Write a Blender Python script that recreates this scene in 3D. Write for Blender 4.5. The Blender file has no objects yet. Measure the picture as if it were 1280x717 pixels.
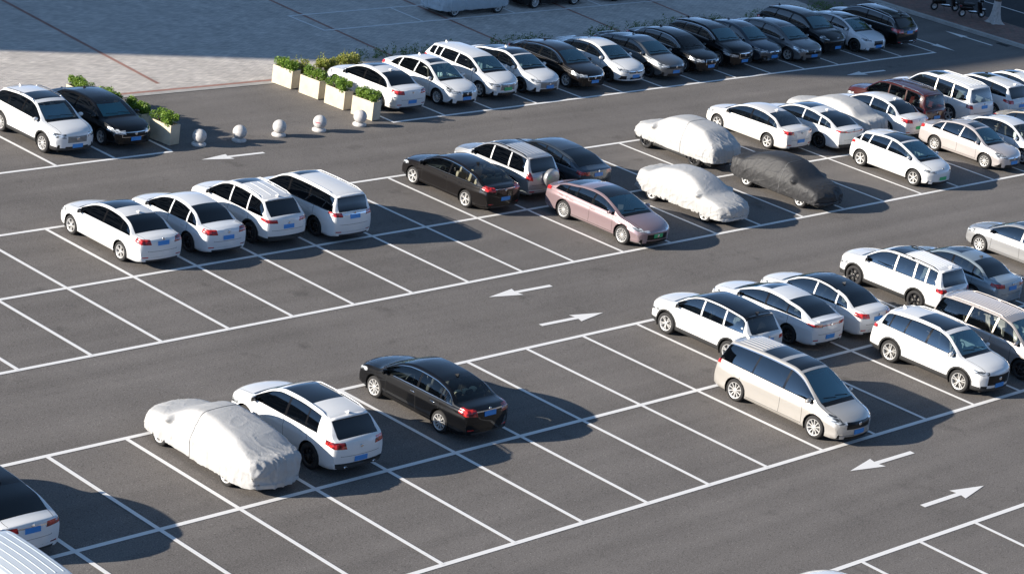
import bpy, bmesh, math, random
import numpy as np
from mathutils import Vector, Matrix, noise
R_ = math.radians
scene = bpy.context.scene
COL = scene.collection

# ------------------------------------------------------------------ helpers
def link(o, parent=None):
    COL.objects.link(o)
    if parent is not None: o.parent = parent
    return o
def tag(o, label=None, cat=None, group=None, kind=None):
    if label: o['label'] = label
    if cat: o['category'] = cat
    if group: o['group'] = group
    if kind: o['kind'] = kind
    return o
def empty(name, loc, rz=0.0):
    o = bpy.data.objects.new(name, None); COL.objects.link(o)
    o.empty_display_size = 0.3
    o.location = loc; o.rotation_euler = (0, 0, rz)
    return o
def setmats(me, mats):
    for m in (mats if isinstance(mats, (list, tuple)) else [mats]): me.materials.append(m)
def mesh_from_bm(name, bm, mats, smooth=False):
    me = bpy.data.meshes.new(name); bm.to_mesh(me); bm.free()
    setmats(me, mats)
    if smooth:
        for p in me.polygons: p.use_smooth = True
    return me
def obj(name, data, parent=None, loc=(0, 0, 0), rot=(0, 0, 0)):
    o = bpy.data.objects.new(name, data); link(o, parent)
    o.location = loc; o.rotation_euler = rot
    return o
def add_box(bm, c, d, rz=0, mat=0, bev=0.0, rot=None, taper=1.0):
    M = Matrix.Translation(c) @ (rot if rot is not None else Matrix.Rotation(rz, 4, 'Z'))
    vs = []
    for z in (-.5, .5):
        k = taper if z > 0 else 1.0
        for x, y in ((-.5, -.5), (.5, -.5), (.5, .5), (-.5, .5)):
            vs.append(bm.verts.new(M @ Vector((x*d[0]*k, y*d[1]*k, z*d[2]))))
    fs = [(3, 2, 1, 0), (4, 5, 6, 7), (0, 1, 5, 4), (1, 2, 6, 5), (2, 3, 7, 6), (3, 0, 4, 7)]
    faces = [bm.faces.new([vs[i] for i in f]) for f in fs]
    for f in faces: f.material_index = mat
    if bev > 0:
        es = list({e for f in faces for e in f.edges})
        r = bmesh.ops.bevel(bm, geom=es, offset=bev, segments=2, profile=0.6, affect='EDGES')
        for f in r['faces']: f.material_index = mat
    return faces
def add_lathe(bm, prof, n=24, axis='Z', c=(0, 0, 0), mat=0, cap0=False, cap1=False, smooth=True):
    # prof: list of (r, h)
    rings = []
    for r, h in prof:
        ring = []
        for k in range(n):
            a = 2*math.pi*k/n
            if axis == 'Z': p = Vector((r*math.cos(a), r*math.sin(a), h))
            else: p = Vector((h, r*math.cos(a), r*math.sin(a)))
            ring.append(bm.verts.new(p + Vector(c)))
        rings.append(ring)
    for a, b in zip(rings[:-1], rings[1:]):
        for k in range(n):
            f = bm.faces.new((a[k], a[(k+1) % n], b[(k+1) % n], b[k])); f.material_index = mat; f.smooth = smooth
    if cap0: f = bm.faces.new(rings[0][::-1]); f.material_index = mat
    if cap1: f = bm.faces.new(rings[-1]); f.material_index = mat
def add_tube(bm, pts, rad, n=8, mat=0, caps=True):
    rings = []
    pts = [Vector(p) for p in pts]
    for i, p in enumerate(pts):
        t = (pts[min(i+1, len(pts)-1)] - pts[max(i-1, 0)]).normalized()
        ref = Vector((0, 0, 1)) if abs(t.z) < .9 else Vector((1, 0, 0))
        u = t.cross(ref).normalized(); v = t.cross(u)
        r = rad[i] if isinstance(rad, (list, tuple)) else rad
        rings.append([bm.verts.new(p + (u*math.cos(2*math.pi*k/n) + v*math.sin(2*math.pi*k/n))*r) for k in range(n)])
    for a, b in zip(rings[:-1], rings[1:]):
        for k in range(n):
            f = bm.faces.new((a[k], a[(k+1) % n], b[(k+1) % n], b[k])); f.smooth = True; f.material_index = mat
    if caps:
        for ring in (rings[0], rings[-1]):
            f = bm.faces.new(ring); f.material_index = mat
    return rings
def add_ellipsoid(bm, c, d, mat=0, u=14, v=10, M=None):
    r = bmesh.ops.create_uvsphere(bm, u_segments=u, v_segments=v, radius=0.5,
            matrix=Matrix.Translation(c) @ (M if M is not None else Matrix()) @ Matrix.Diagonal((d[0], d[1], d[2], 1)))
    fs = {f for vv in r['verts'] for f in vv.link_faces}
    for f in fs: f.smooth = True; f.material_index = mat
    return r['verts']

# ------------------------------------------------------------------ materials
def newmat(name):
    m = bpy.data.materials.new(name); m.use_nodes = True
    nt = m.node_tree
    return m, nt, nt.nodes['Principled BSDF']
def N(nt, t, **kw):
    n = nt.nodes.new(t)
    for k, v in kw.items():
        if k in n.inputs.keys() if hasattr(n.inputs, 'keys') else False: n.inputs[k].default_value = v
        else: setattr(n, k, v)
    return n
def simple(name, col, rough=.5, metal=0, coat=0, spec=.5, bump=0, bscale=40, var=0.0, vscale=3):
    m, nt, b = newmat(name)
    b.inputs['Base Color'].default_value = (*col, 1)
    b.inputs['Roughness'].default_value = rough; b.inputs['Metallic'].default_value = metal
    b.inputs['Specular IOR Level'].default_value = spec
    b.inputs['Coat Weight'].default_value = coat; b.inputs['Coat Roughness'].default_value = .03
    tc = nt.nodes.new('ShaderNodeTexCoord')
    if bump:
        n = nt.nodes.new('ShaderNodeTexNoise'); n.inputs['Scale'].default_value = bscale
        nt.links.new(tc.outputs['Object'], n.inputs['Vector'])
        bp = nt.nodes.new('ShaderNodeBump'); bp.inputs['Strength'].default_value = bump; bp.inputs['Distance'].default_value = .02
        nt.links.new(n.outputs['Fac'], bp.inputs['Height']); nt.links.new(bp.outputs['Normal'], b.inputs['Normal'])
    if var:
        n = nt.nodes.new('ShaderNodeTexNoise'); n.inputs['Scale'].default_value = vscale; n.inputs['Detail'].default_value = 5
        nt.links.new(tc.outputs['Object'], n.inputs['Vector'])
        r = nt.nodes.new('ShaderNodeMapRange'); r.inputs['From Min'].default_value = .3; r.inputs['From Max'].default_value = .7
        r.inputs['To Min'].default_value = 1-var; r.inputs['To Max'].default_value = 1+var
        nt.links.new(n.outputs['Fac'], r.inputs['Value'])
        mx = nt.nodes.new('ShaderNodeVectorMath'); mx.operation = 'SCALE'; mx.inputs[0].default_value = col
        nt.links.new(r.outputs['Result'], mx.inputs['Scale']); nt.links.new(mx.outputs[0], b.inputs['Base Color'])
    return m
def paint(name, col, metal=0.0, rough=.35, dirt=.10):
    """car paint: base colour with a clear coat, a film of road dust low on the panels"""
    m, nt, b = newmat(name)
    tc = nt.nodes.new('ShaderNodeTexCoord')
    n = nt.nodes.new('ShaderNodeTexNoise'); n.inputs['Scale'].default_value = 2.2; n.inputs['Detail'].default_value = 8; n.inputs['Roughness'].default_value = .65
    nt.links.new(tc.outputs['Object'], n.inputs['Vector'])
    sep = nt.nodes.new('ShaderNodeSeparateXYZ'); nt.links.new(tc.outputs['Object'], sep.inputs[0])
    low = nt.nodes.new('ShaderNodeMapRange'); low.inputs['From Min'].default_value = .75; low.inputs['From Max'].default_value = .2
    low.inputs['To Min'].default_value = .15; low.inputs['To Max'].default_value = 1.0
    nt.links.new(sep.outputs['Z'], low.inputs['Value'])
    mu = nt.nodes.new('ShaderNodeMath'); mu.operation = 'MULTIPLY'; nt.links.new(n.outputs['Fac'], mu.inputs[0]); nt.links.new(low.outputs['Result'], mu.inputs[1])
    mu2 = nt.nodes.new('ShaderNodeMath'); mu2.operation = 'MULTIPLY'; nt.links.new(mu.outputs[0], mu2.inputs[0]); mu2.inputs[1].default_value = dirt*4
    mix = nt.nodes.new('ShaderNodeMix'); mix.data_type = 'RGBA'; mix.clamp_factor = True
    nt.links.new(mu2.outputs[0], mix.inputs['Factor'])
    mix.inputs['A'].default_value = (*col, 1); mix.inputs['B'].default_value = (.22, .19, .16, 1)
    nt.links.new(mix.outputs['Result'], b.inputs['Base Color'])
    rr = nt.nodes.new('ShaderNodeMapRange'); rr.inputs['To Min'].default_value = rough; rr.inputs['To Max'].default_value = min(1, rough+.25)
    nt.links.new(mu2.outputs[0], rr.inputs['Value']); nt.links.new(rr.outputs['Result'], b.inputs['Roughness'])
    b.inputs['Metallic'].default_value = metal
    b.inputs['Specular IOR Level'].default_value = .12 if metal < .3 else .4
    b.inputs['Coat Weight'].default_value = 1; b.inputs['Coat Roughness'].default_value = .025; b.inputs['Coat IOR'].default_value = 1.45
    return m
def glassmat(name, tint, refl=(1, 1, 1), ior=1.9):
    m = bpy.data.materials.new(name); m.use_nodes = True; nt = m.node_tree
    nt.nodes.clear()
    out = nt.nodes.new('ShaderNodeOutputMaterial')
    tr = nt.nodes.new('ShaderNodeBsdfTransparent'); tr.inputs['Color'].default_value = (*tint, 1)
    gl = nt.nodes.new('ShaderNodeBsdfGlossy'); gl.inputs['Roughness'].default_value = .02; gl.inputs['Color'].default_value = (*refl, 1)
    fr = nt.nodes.new('ShaderNodeFresnel'); fr.inputs['IOR'].default_value = ior
    geo = nt.nodes.new('ShaderNodeNewGeometry')
    # back faces would invert the fresnel term: use the absolute facing
    mix = nt.nodes.new('ShaderNodeMixShader')
    nt.links.new(fr.outputs[0], mix.inputs[0]); nt.links.new(tr.outputs[0], mix.inputs[1]); nt.links.new(gl.outputs[0], mix.inputs[2])
    nt.links.new(mix.outputs[0], out.inputs['Surface'])
    return m
M = {}
def build_materials():
    M['white'] = paint('white_paint', (.80, .80, .79)); M['pearl'] = paint('pearl_paint', (.80, .775, .74))
    M['coolwhite'] = paint('cool_white_paint', (.77, .79, .81))
    M['black'] = paint('black_paint', (.0028, .003, .0038), rough=.4, dirt=.001); M['blackbrown'] = paint('brown_black_paint', (.0075, .0062, .0062), metal=.1, rough=.35, dirt=.002)
    M['silver'] = paint('silver_paint', (.47, .475, .48), metal=.55, rough=.34); M['grey'] = paint('grey_paint', (.16, .17, .18), metal=.6, rough=.34)
    M['greyblue'] = paint('grey_blue_paint', (.33, .40, .45), metal=.5, rough=.34); M['darkblue'] = paint('dark_slate_paint', (.055, .075, .10), metal=.6, rough=.32)
    M['lilac'] = paint('lilac_paint', (.37, .265, .275), metal=.45, rough=.33); M['champagne'] = paint('champagne_paint', (.62, .585, .535), metal=.5, rough=.36)
    M['maroon'] = paint('maroon_paint', (.050, .010, .009), metal=.0, rough=.35, dirt=.004); M['beige'] = paint('beige_paint', (.60, .53, .44), metal=.3, rough=.36)
    M['bluewhite'] = paint('ice_white_paint', (.70, .75, .78), metal=.1)
    M['taupe'] = paint('taupe_paint', (.50, .455, .425), metal=.45, rough=.36)
    M['silverrose'] = paint('rose_silver_paint', (.62, .57, .55), metal=.35, rough=.36)
    M['trim'] = simple('black_trim', (.008, .008, .009), .12, spec=.3)
    M['plastic'] = simple('grey_black_cladding', (.028, .028, .028), .6)
    M['seam'] = simple('panel_gap', (.01, .01, .01), .9)
    M['chrome'] = simple('chrome', (.75, .75, .76), .12, metal=1)
    M['rubber'] = simple('tyre_rubber', (.022, .021, .021), .8, bump=.3, bscale=60)
    M['alloy'] = simple('bright_alloy', (.66, .65, .63), .38, metal=.45)
    M['alloydark'] = simple('black_alloy', (.02, .02, .022), .3, metal=.4, coat=.5)
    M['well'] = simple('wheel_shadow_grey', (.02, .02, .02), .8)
    M['brake'] = simple('brake_disc', (.2, .19, .18), .5, metal=.6)
    M['under'] = simple('underbody', (.012, .012, .012), .9)
    M['glass'] = glassmat('tinted_glass', (.34, .40, .42), ior=2.3); M['screen'] = glassmat('windshield_glass', (.40, .62, .68), refl=(.62, .92, 1), ior=3.4); M['clear'] = glassmat('clear_glass', (.82, .89, .87), ior=1.6)  # screen: reflection strengthened and tinted blue to stand for a brighter sky
    M['dark'] = glassmat('privacy_glass', (.02, .022, .024)); M['roofglass'] = simple('black_glass_roof', (.006, .007, .009), .05, coat=.5)
    M['seat'] = simple('dark_seat_fabric', (.04, .038, .036), .8); M['seatbeige'] = simple('beige_seat_leather', (.35, .28, .2), .6)
    M['dash'] = simple('dashboard_plastic', (.045, .05, .052), .6)
    M['tail'] = tailmat(); M['head'] = headmat()
    M['blueplate'] = platemat('blue_plate', (.045, .27, .68), (.02, .13, .62)); M['greenplate'] = platemat('green_plate', (.05, .42, .16), (.04, .55, .20))
    M['shade'] = simple('foil_sunshade', (.55, .86, .95), .4, metal=.0, bump=.5, bscale=12); M['shadeteal'] = simple('teal_sunshade', (.12, .70, .78), .4, bump=.5, bscale=12); M['shadeglass'] = glassmat('clear_windshield', (.93, .96, .96))  # sunshade colours lifted to stand for bright sky reflection on the windshield
    M['grillemat'] = grillemat('black_grille', (.012, .012, .013)); M['grillechrome'] = grillemat('slatted_grille', (.30, .31, .32))
    M['cushion'] = simple('cream_cushion', (.60, .55, .42), .9)
def tailmat():
    m, nt, b = newmat('tail_lamp_red')
    tc = nt.nodes.new('ShaderNodeTexCoord'); w = nt.nodes.new('ShaderNodeTexNoise'); w.inputs['Scale'].default_value = 9
    nt.links.new(tc.outputs['Object'], w.inputs['Vector'])
    cr = nt.nodes.new('ShaderNodeValToRGB'); cr.color_ramp.elements[0].color = (.10, .003, .006, 1); cr.color_ramp.elements[1].color = (.62, .025, .02, 1)
    cr.color_ramp.elements[0].position = .4; cr.color_ramp.elements[1].position = .58
    nt.links.new(w.outputs['Fac'], cr.inputs[0]); nt.links.new(cr.outputs[0], b.inputs['Base Color'])
    b.inputs['Roughness'].default_value = .2; b.inputs['Coat Weight'].default_value = 1; b.inputs['Coat Roughness'].default_value = .02
    return m
def headmat():
    m, nt, b = newmat('headlamp_lens')
    tc = nt.nodes.new('ShaderNodeTexCoord'); mp = nt.nodes.new('ShaderNodeMapping'); mp.inputs['Scale'].default_value = (1, .6, 2.6)
    w = nt.nodes.new('ShaderNodeTexNoise'); w.inputs['Scale'].default_value = 7; w.inputs['Detail'].default_value = 1.5
    nt.links.new(tc.outputs['Object'], mp.inputs[0]); nt.links.new(mp.outputs[0], w.inputs['Vector'])
    cr = nt.nodes.new('ShaderNodeValToRGB')
    cr.color_ramp.elements[0].color = (.06, .065, .07, 1); cr.color_ramp.elements[1].color = (.85, .88, .9, 1)
    cr.color_ramp.elements[0].position = .40; cr.color_ramp.elements[1].position = .62
    nt.links.new(w.outputs['Fac'], cr.inputs[0]); nt.links.new(cr.outputs[0], b.inputs['Base Color'])
    b.inputs['Roughness'].default_value = .2; b.inputs['Metallic'].default_value = .3
    b.inputs['Coat Weight'].default_value = 1; b.inputs['Coat Roughness'].default_value = .02
    return m
def platemat(name, a, c):
    m, nt, b = newmat(name)
    b.inputs['Base Color'].default_value = (*a, 1); b.inputs['Roughness'].default_value = .4
    return m
def grillemat(name, col):
    m, nt, b = newmat(name)
    tc = nt.nodes.new('ShaderNodeTexCoord'); w = nt.nodes.new('ShaderNodeTexWave'); w.bands_direction = 'Z'
    w.inputs['Scale'].default_value = 7
    nt.links.new(tc.outputs['Object'], w.inputs['Vector'])
    cr = nt.nodes.new('ShaderNodeValToRGB'); cr.color_ramp.elements[0].color = (.004, .004, .004, 1); cr.color_ramp.elements[1].color = (*[c*1.6 for c in col], 1)
    nt.links.new(w.outputs['Fac'], cr.inputs[0]); nt.links.new(cr.outputs[0], b.inputs['Base Color'])
    b.inputs['Roughness'].default_value = .3; b.inputs['Metallic'].default_value = .4
    return m

# ------------------------------------------------------------------ curves
def pchip(pts):
    x = np.array([p[0] for p in pts], float); y = np.array([p[1] for p in pts], float)
    h = np.diff(x); d = np.diff(y)/h; m = np.zeros_like(x)
    for i in range(1, len(x)-1):
        if d[i-1]*d[i] > 0:
            w1 = 2*h[i]+h[i-1]; w2 = h[i]+2*h[i-1]; m[i] = (w1+w2)/(w1/d[i-1]+w2/d[i])
    m[0] = d[0]; m[-1] = d[-1]
    def f(t):
        t = np.clip(np.asarray(t, float), x[0], x[-1]); i = np.clip(np.searchsorted(x, t)-1, 0, len(h)-1)
        u = (t-x[i])/h[i]
        return (2*u**3-3*u**2+1)*y[i]+(u**3-2*u**2+u)*h[i]*m[i]+(-2*u**3+3*u**2)*y[i+1]+(u**3-u**2)*h[i]*m[i+1]
    return f
def sstep(a, b, x):
    t = np.clip((x-a)/(b-a), 0, 1); return t*t*(3-2*t)

# ------------------------------------------------------------------ car shapes
def shape(kind, **kw):
    """side-view control numbers of a car body, s measured forward from the rear bumper"""
    D = dict(kind=kind, L=4.65, W=1.80, H=1.46, wb=2.70, foh=.92, Rw=.325, zb=.20, tum=.52, cr=.075,
             belt_f=.90, belt_r=.98, rb=.62, rt=1.42, wsb=1.06, wst=1.86, hood_b=.995, hood_m=.93, hood_f=.83, nose=.62,
             deck=1.06, tail_top=1.0, tail=.66, dA=.10, sB=2.16, sC=1.22, sQ=None, dC=.72, roofdrop=.09, kf=.11, kr=.09,
             bowf=.32, bowr=.16, lower=.0)
    if kind == 'fastback': D.update(rb=.42, rt=1.75, deck=1.08, tail_top=1.03, H=1.45, dC=.62, roofdrop=.09, sC=1.25)
    if kind == 'suv': D.update(L=4.60, W=1.86, H=1.68, wb=2.70, foh=.92, Rw=.36, zb=.24, tum=.42, belt_f=1.04, belt_r=1.15, rb=.16, rt=.66,
                               wsb=1.02, wst=1.78, hood_b=1.14, hood_m=1.08, hood_f=.99, nose=.74, deck=1.12, tail_top=1.08, tail=.72,
                               sB=2.18, sC=1.24, sQ=None, dC=.42, roofdrop=.10)
    if kind == 'mpv': D.update(L=4.95, W=1.86, H=1.76, wb=3.0, foh=.95, Rw=.34, zb=.20, tum=.34, belt_f=1.00, belt_r=1.12, rb=.10, rt=.42,
                               wsb=.86, wst=1.72, hood_b=1.10, hood_m=1.0, hood_f=.90, nose=.66, deck=1.10, tail_top=1.05, tail=.70,
                               sB=2.62, sC=1.55, sQ=None, dC=.30, roofdrop=.10)
    if kind == 'hatch': D.update(L=4.40, W=1.80, H=1.55, wb=2.68, foh=.86, Rw=.33, zb=.21, tum=.44, belt_f=.98, belt_r=1.07, rb=.16, rt=.62,
                                 wsb=.92, wst=1.75, hood_b=1.06, hood_m=1.0, hood_f=.88, nose=.66, deck=1.08, tail_top=1.04, tail=.68,
                                 sB=2.1, sC=1.15, dC=.42)
    D.update(kw)
    D['raxle'] = D['L']-D['foh']-D['wb']; D['faxle'] = D['L']-D['foh']
    return D
def half_sections(D, step=.10, extra=()):
    L, H, W0 = D['L'], D['H'], D['W']/2
    wsb, wst, rb, rt = L-D['wsb'], L-D['wst'], D['rb'], D['rt']
    big = D['kind'] in ('suv', 'mpv', 'hatch')
    pts = [(0, D['tail']), (.012, D['tail']+.14), (.032, D['tail_top']-.05), (.055, D['tail_top']-.004), (.09, D['tail_top']+.002)]
    if big: pts = [(0, D['tail']), (.012, D['tail']+.12), (.04, D['tail_top']-.06), (.08, D['tail_top'])]
    pts += [(rb-.02, D['deck']), (rb+.03, D['deck']+.022)]
    if D['kind'] == 'sedan': pts.insert(-2, (.20, D['tail_top']+(D['deck']-D['tail_top'])*.6+.008))
    if big:
        q_ = .035*float(sstep(.45, .66, rt)); pts += [(rt, H-.105-q_), (rt+.08, H-.068-q_), (rt+.5, H-.028-q_*.5), ((rt+wst)/2+.15, H)]
    else:
        pts += [((rb+rt)/2, D['deck']+(H-D['deck'])*.63), (rt, H-.062), (rt+.25, H-.022), ((rt+wst)/2+.05, H)]
    pts += [(wst-.35, H-.02), (wst, H-D['roofdrop']), ((wst+wsb)/2, D['hood_b']+(H-D['roofdrop']-D['hood_b'])*.54+.01), (wsb-.02, D['hood_b']+.012),
            (wsb+.03, D['hood_b']-.01), (L-.62, D['hood_m']), (L-.26, D['hood_f']+.025), (L-.13, D['hood_f']-.035), (L-.05, D['hood_f']-.09), (L-.015, (D['hood_f']-.09+D['nose'])/2), (L, D['nose'])]
    pts = sorted({round(a, 4): b for a, b in pts}.items())
    ztf = pchip(pts)
    st = list(np.arange(.3, L-.3, step))
    st += [0, .006, .02, .045, .08, .12, .18, .24, L, L-.006, L-.02, L-.045, L-.08, L-.12, L-.18, L-.24]
    keys = [wsb, wsb-.045, wst, wst+.012, rb, rt, rb+.012, rt-.012, wsb+.09, wsb+.104] + list(extra)
    st = [s for s in st if all(abs(s-k) > .022 for k in keys)] + keys
    st = np.array(sorted(set(np.round(st, 4))))
    zt = ztf(st)
    belt = D['belt_r']+(D['belt_f']-D['belt_r'])*st/L
    belt = belt + .0
    zb = D['zb']+.05*np.clip((st-(L-.35))/.35, 0, 1)**2+.08*np.clip((.45-st)/.45, 0, 1)**2
    zsh = np.minimum(belt, zt-D['cr'])
    k = .03  # soft minimum
    h_ = np.clip(.5+.5*((zt-D['cr'])-belt)/k, 0, 1); zsh = (zt-D['cr'])*(1-h_)+belt*h_-k*h_*(1-h_)*.5
    hg = zt-zsh; g = sstep(.09, .40, hg)
    W = W0*(1-D['kf']*np.clip((st-(L-1.0))/1.0, 0, 1)**2.2-D['kr']*np.clip((.9-st)/.9, 0, 1)**2.2)
    W = W*(1-.03*np.clip((st-(L-.05))/.05, 0, 1)**2-.03*np.clip((.05-st)/.05, 0, 1)**2)
    fl = np.exp(-((st-D['faxle'])/.42)**2)+np.exp(-((st-D['raxle'])/.45)**2)
    cols = []
    def lz(t): return zb+(zsh-zb)*t
    cols.append((W-.11, zb)); cols.append((W-.045, zb+.035)); cols.append((W-.028, zb+.13))
    cols.append((W-.030+.022*fl, lz(.36))); cols.append((W-.018+.018*fl, lz(.52))); cols.append((W-.004+.006*fl, lz(.66)))
    cols.append((W-.002, lz(.755))); cols.append((W-.020, lz(.80))); cols.append((W-.028, lz(.90)))
    cols.append((W-.048, zsh-.012)); CWB = len(cols)
    y8 = W-.070; z8 = zsh+.008*g
    zre = zt-.050; z13 = zre-.035*g-.003
    tum = D['tum']
    cols.append((y8, z8))
    y13 = y8-tum*(z13-z8)
    for t in (.045, .3, .6, .955):
        cols.append((y8+(y13-y8)*t+.022*g*4*t*(1-t), z8+(z13-z8)*t))
    CWT = len(cols)
    cols.append((y13, z13))
    yre = y8-tum*(zre-z8)-.018; cols.append((yre, zre))
    ins = .045+.075*(1-g); yri = yre-ins; drop = .030
    zri = zt-drop; cols.append((yri, zri)); CRI = len(cols)-1
    cols.append((yri-.013, zt-drop*((yri-.013)/yri)**2))
    for t in (.8, .6, .4, .2, 0):
        yy = yri*t; cols.append((yy, zt-drop*t**2))
    Y = np.stack([c[0]+0*st for c in cols], 1); Z = np.stack([c[1]+0*st for c in cols], 1)
    # bow: plan-view curvature of screens and bumpers
    bf = np.where(st > wst, .09*sstep(wst, wsb, st), 0)+(D['bowf']-.09)*np.clip((st-(L-.75))/.75, 0, 1)**1.8
    br = .05*sstep(rt+.2, rb, st)+(D['bowr']-.05)*np.clip((.5-st)/.5, 0, 1)**1.8
    fr = np.clip(Y/W0, 0, 1)**2.6
    S = st[:, None]-bf[:, None]*fr+br[:, None]*fr
    return dict(st=st, S=S, Y=Y, Z=Z, zt=zt, W=W, CWB=CWB, CWT=CWT, CRI=CRI, nc=len(cols), wsb=wsb, wst=wst, rb=rb, rt=rt, ztf=ztf, zsh=zsh)
def shell_bm(D, H_, yoff):
    """full closed skin; layers: col (cross-section column, 99 = end caps), sid (station index)"""
    bm = bmesh.new()
    lc = bm.faces.layers.int.new('col'); ls = bm.faces.layers.int.new('sid'); lp = bm.faces.layers.int.new('part')
    ns, nc = H_['S'].shape
    full = []
    for i in range(ns):
        row = []
        for j in range(nc):
            row.append(bm.verts.new((H_['Y'][i, j], H_['S'][i, j]-yoff, H_['Z'][i, j])))
        for j in range(nc-2, -1, -1):
            row.append(bm.verts.new((-H_['Y'][i, j], H_['S'][i, j]-yoff, H_['Z'][i, j])))
        full.append(row)
    m = len(full[0])
    for i in range(ns-1):
        for j in range(m-1):
            f = bm.faces.new((full[i][j], full[i+1][j], full[i+1][j+1], full[i][j+1]))
            jj = j if j < nc-1 else (m-2-j)
            f[lc] = jj; f[ls] = i; f.smooth = True
        f = bm.faces.new((full[i][0], full[i][m-1], full[i+1][m-1], full[i+1][0])); f[lc] = 98; f[ls] = i
    # caps
    for i, fwd in ((0, False), (ns-1, True)):
        ring = full[i]; K = list(range(H_['CRI'], m-H_['CRI']))   # ring indexes that form the top row
        tops = [ring[k] for k in K]; nK = len(K)
        fr = [(v.co.x)/tops[0].co.x for v in tops]
        W0 = D['W']/2
        rows = []
        bow = (D['bowf'] if fwd else -D['bowr'])
        sc = (D['L'] if fwd else 0)-yoff
        for j in range(H_['CRI']):
            y, z = H_['Y'][i, j], H_['Z'][i, j]
            r = [ring[j]]
            for k in range(1, nK-1):
                yy = y*fr[k]; r.append(bm.verts.new((yy, sc-bow*min(1, abs(yy)/W0)**2.6, z)))
            r.append(ring[m-1-j]); rows.append(r)
        rows.append(tops)
        for a, b in zip(rows[:-1], rows[1:]):
            for k in range(nK-1):
                vs = [a[k], a[k+1], b[k+1], b[k]] if not fwd else [a[k+1], a[k], b[k], b[k+1]]
                vs = list(dict.fromkeys(vs))
                if len(vs) < 3: continue
                f = bm.faces.new(vs); f[lc] = 99; f[ls] = i; f.smooth = True
    bmesh.ops.recalc_face_normals(bm, faces=bm.faces[:])
    return bm, lc, ls, lp

def cut(bm, faces, planes):
    """split the faces by each plane (co, no); return those on the positive side of all of them"""
    cur = list(faces)
    for co, no in planes:
        if not cur: return []
        co = Vector(co); no = Vector(no)
        vs = {v for f in cur for v in f.verts}; es = {e for f in cur for e in f.edges}
        r = bmesh.ops.bisect_plane(bm, geom=list(vs)+list(es)+cur, dist=1e-5, plane_co=co, plane_no=no)
        cur = [g for g in r['geom'] if isinstance(g, bmesh.types.BMFace) and (g.calc_center_median()-co).dot(no) > 0]
    return cur

_wheelcache = {}
def wheel_meshes(style, Rw, wid=.215):
    key = (style, round(Rw, 3))
    if key in _wheelcache: return _wheelcache[key]
    bright = M['alloydark'] if 'black' in style else M['alloy']
    rr = Rw*(.70 if 'big' in style else .66)
    bm = bmesh.new(); h = wid/2
    prof = [(rr-.012, -h+.02), (rr+.01, -h+.004), (Rw-.05, -h), (Rw-.022, -h+.012), (Rw-.006, -h+.035), (Rw, -h+.06), (Rw, h-.06), (Rw-.006, h-.035), (Rw-.022, h-.012), (Rw-.05, h), (rr+.01, h-.004), (rr-.012, h-.02)]
    add_lathe(bm, prof, 36, 'X')
    tyre = mesh_from_bm('tyre', bm, M['rubber'])
    bm = bmesh.new()
    # outer side is -X (mirrored by rotating the wheel 180 degrees for the other side)
    add_lathe(bm, [(rr+.008, -h+.006), (rr-.012, -h+.008), (rr-.022, -h+.03), (rr-.035, 0), (rr-.03, h-.01)], 36, 'X', mat=0)
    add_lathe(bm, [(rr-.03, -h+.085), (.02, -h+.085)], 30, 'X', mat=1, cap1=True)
    add_lathe(bm, [(rr*.62, -h+.078), (.05, -h+.078)], 24, 'X', mat=2)
    n = {'five': 5, 'ten': 10, 'multi': 14, 'twin': 5, 'star': 6}.get(style.split('_')[0], 5)
    tw = style.startswith('twin')
    for k in range(n):
        a0 = 2*math.pi*k/n+.3
        for da, wd in (((-.17, .028), (.17, .028)) if tw else ((0, {5: .062, 6: .05, 10: .034, 14: .020}[n]),)):
            a = a0+da
            r0, r1 = .035, rr-.006
            dy, dz = math.cos(a), math.sin(a); ty, tz = -dz, dy
            if tw: # spokes start from the hub together
                sy, sz = math.cos(a0+da*.8)*r0, math.sin(a0+da*.8)*r0
            else: sy, sz = dy*r0, dz*r0
            ey, ez = dy*r1, dz*r1
            w0, w1 = wd*.85, wd*(1.15 if n == 5 and not tw else .9)
            q = []
            for (cy, cz, w, xo) in ((sy, sz, w0, -h+.028), (ey, ez, w1, -h+.012)):
                for sgn in (-1, 1):
                    q.append((xo, cy+ty*w/2*sgn, cz+tz*w/2*sgn))
            v = [bm.verts.new(p) for p in q]+[bm.verts.new((p[0]+.03, p[1], p[2])) for p in q]
            for idx in ((0, 1, 3, 2), (0, 2, 6, 4), (1, 5, 7, 3), (0, 4, 5, 1), (2, 3, 7, 6)):
                f = bm.faces.new([v[i] for i in idx]); f.material_index = 0
    add_lathe(bm, [(.058, -h+.035), (.055, -h+.022), (.03, -h+.018)], 20, 'X', mat=0, cap1=True)
    bmesh.ops.recalc_face_normals(bm, faces=bm.faces[:])
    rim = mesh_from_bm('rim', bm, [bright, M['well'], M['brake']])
    _wheelcache[key] = (tyre, rim)
    return tyre, rim
def add_wheels(D, root, style, yoff, steer=0.0):
    tyre, rim = wheel_meshes(style, D['Rw'])
    for ya in (D['faxle'], D['raxle']):
        for sd in (-1, 1):
            w = bpy.data.objects.new('wheel', tyre); link(w, root)
            w.location = (sd*(D['W']/2-.135), ya-yoff, D['Rw'])
            w.rotation_euler = (random.uniform(0, 6) if sd < 0 else 0, 0, 0 if sd < 0 else math.pi)
            if ya == D['faxle']: w.rotation_euler[2] += steer
            r = bpy.data.objects.new('rim', rim); link(r, w)
_small = {}
def small_mesh(key, fn):
    if key not in _small: _small[key] = fn()
    return _small[key]
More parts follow.
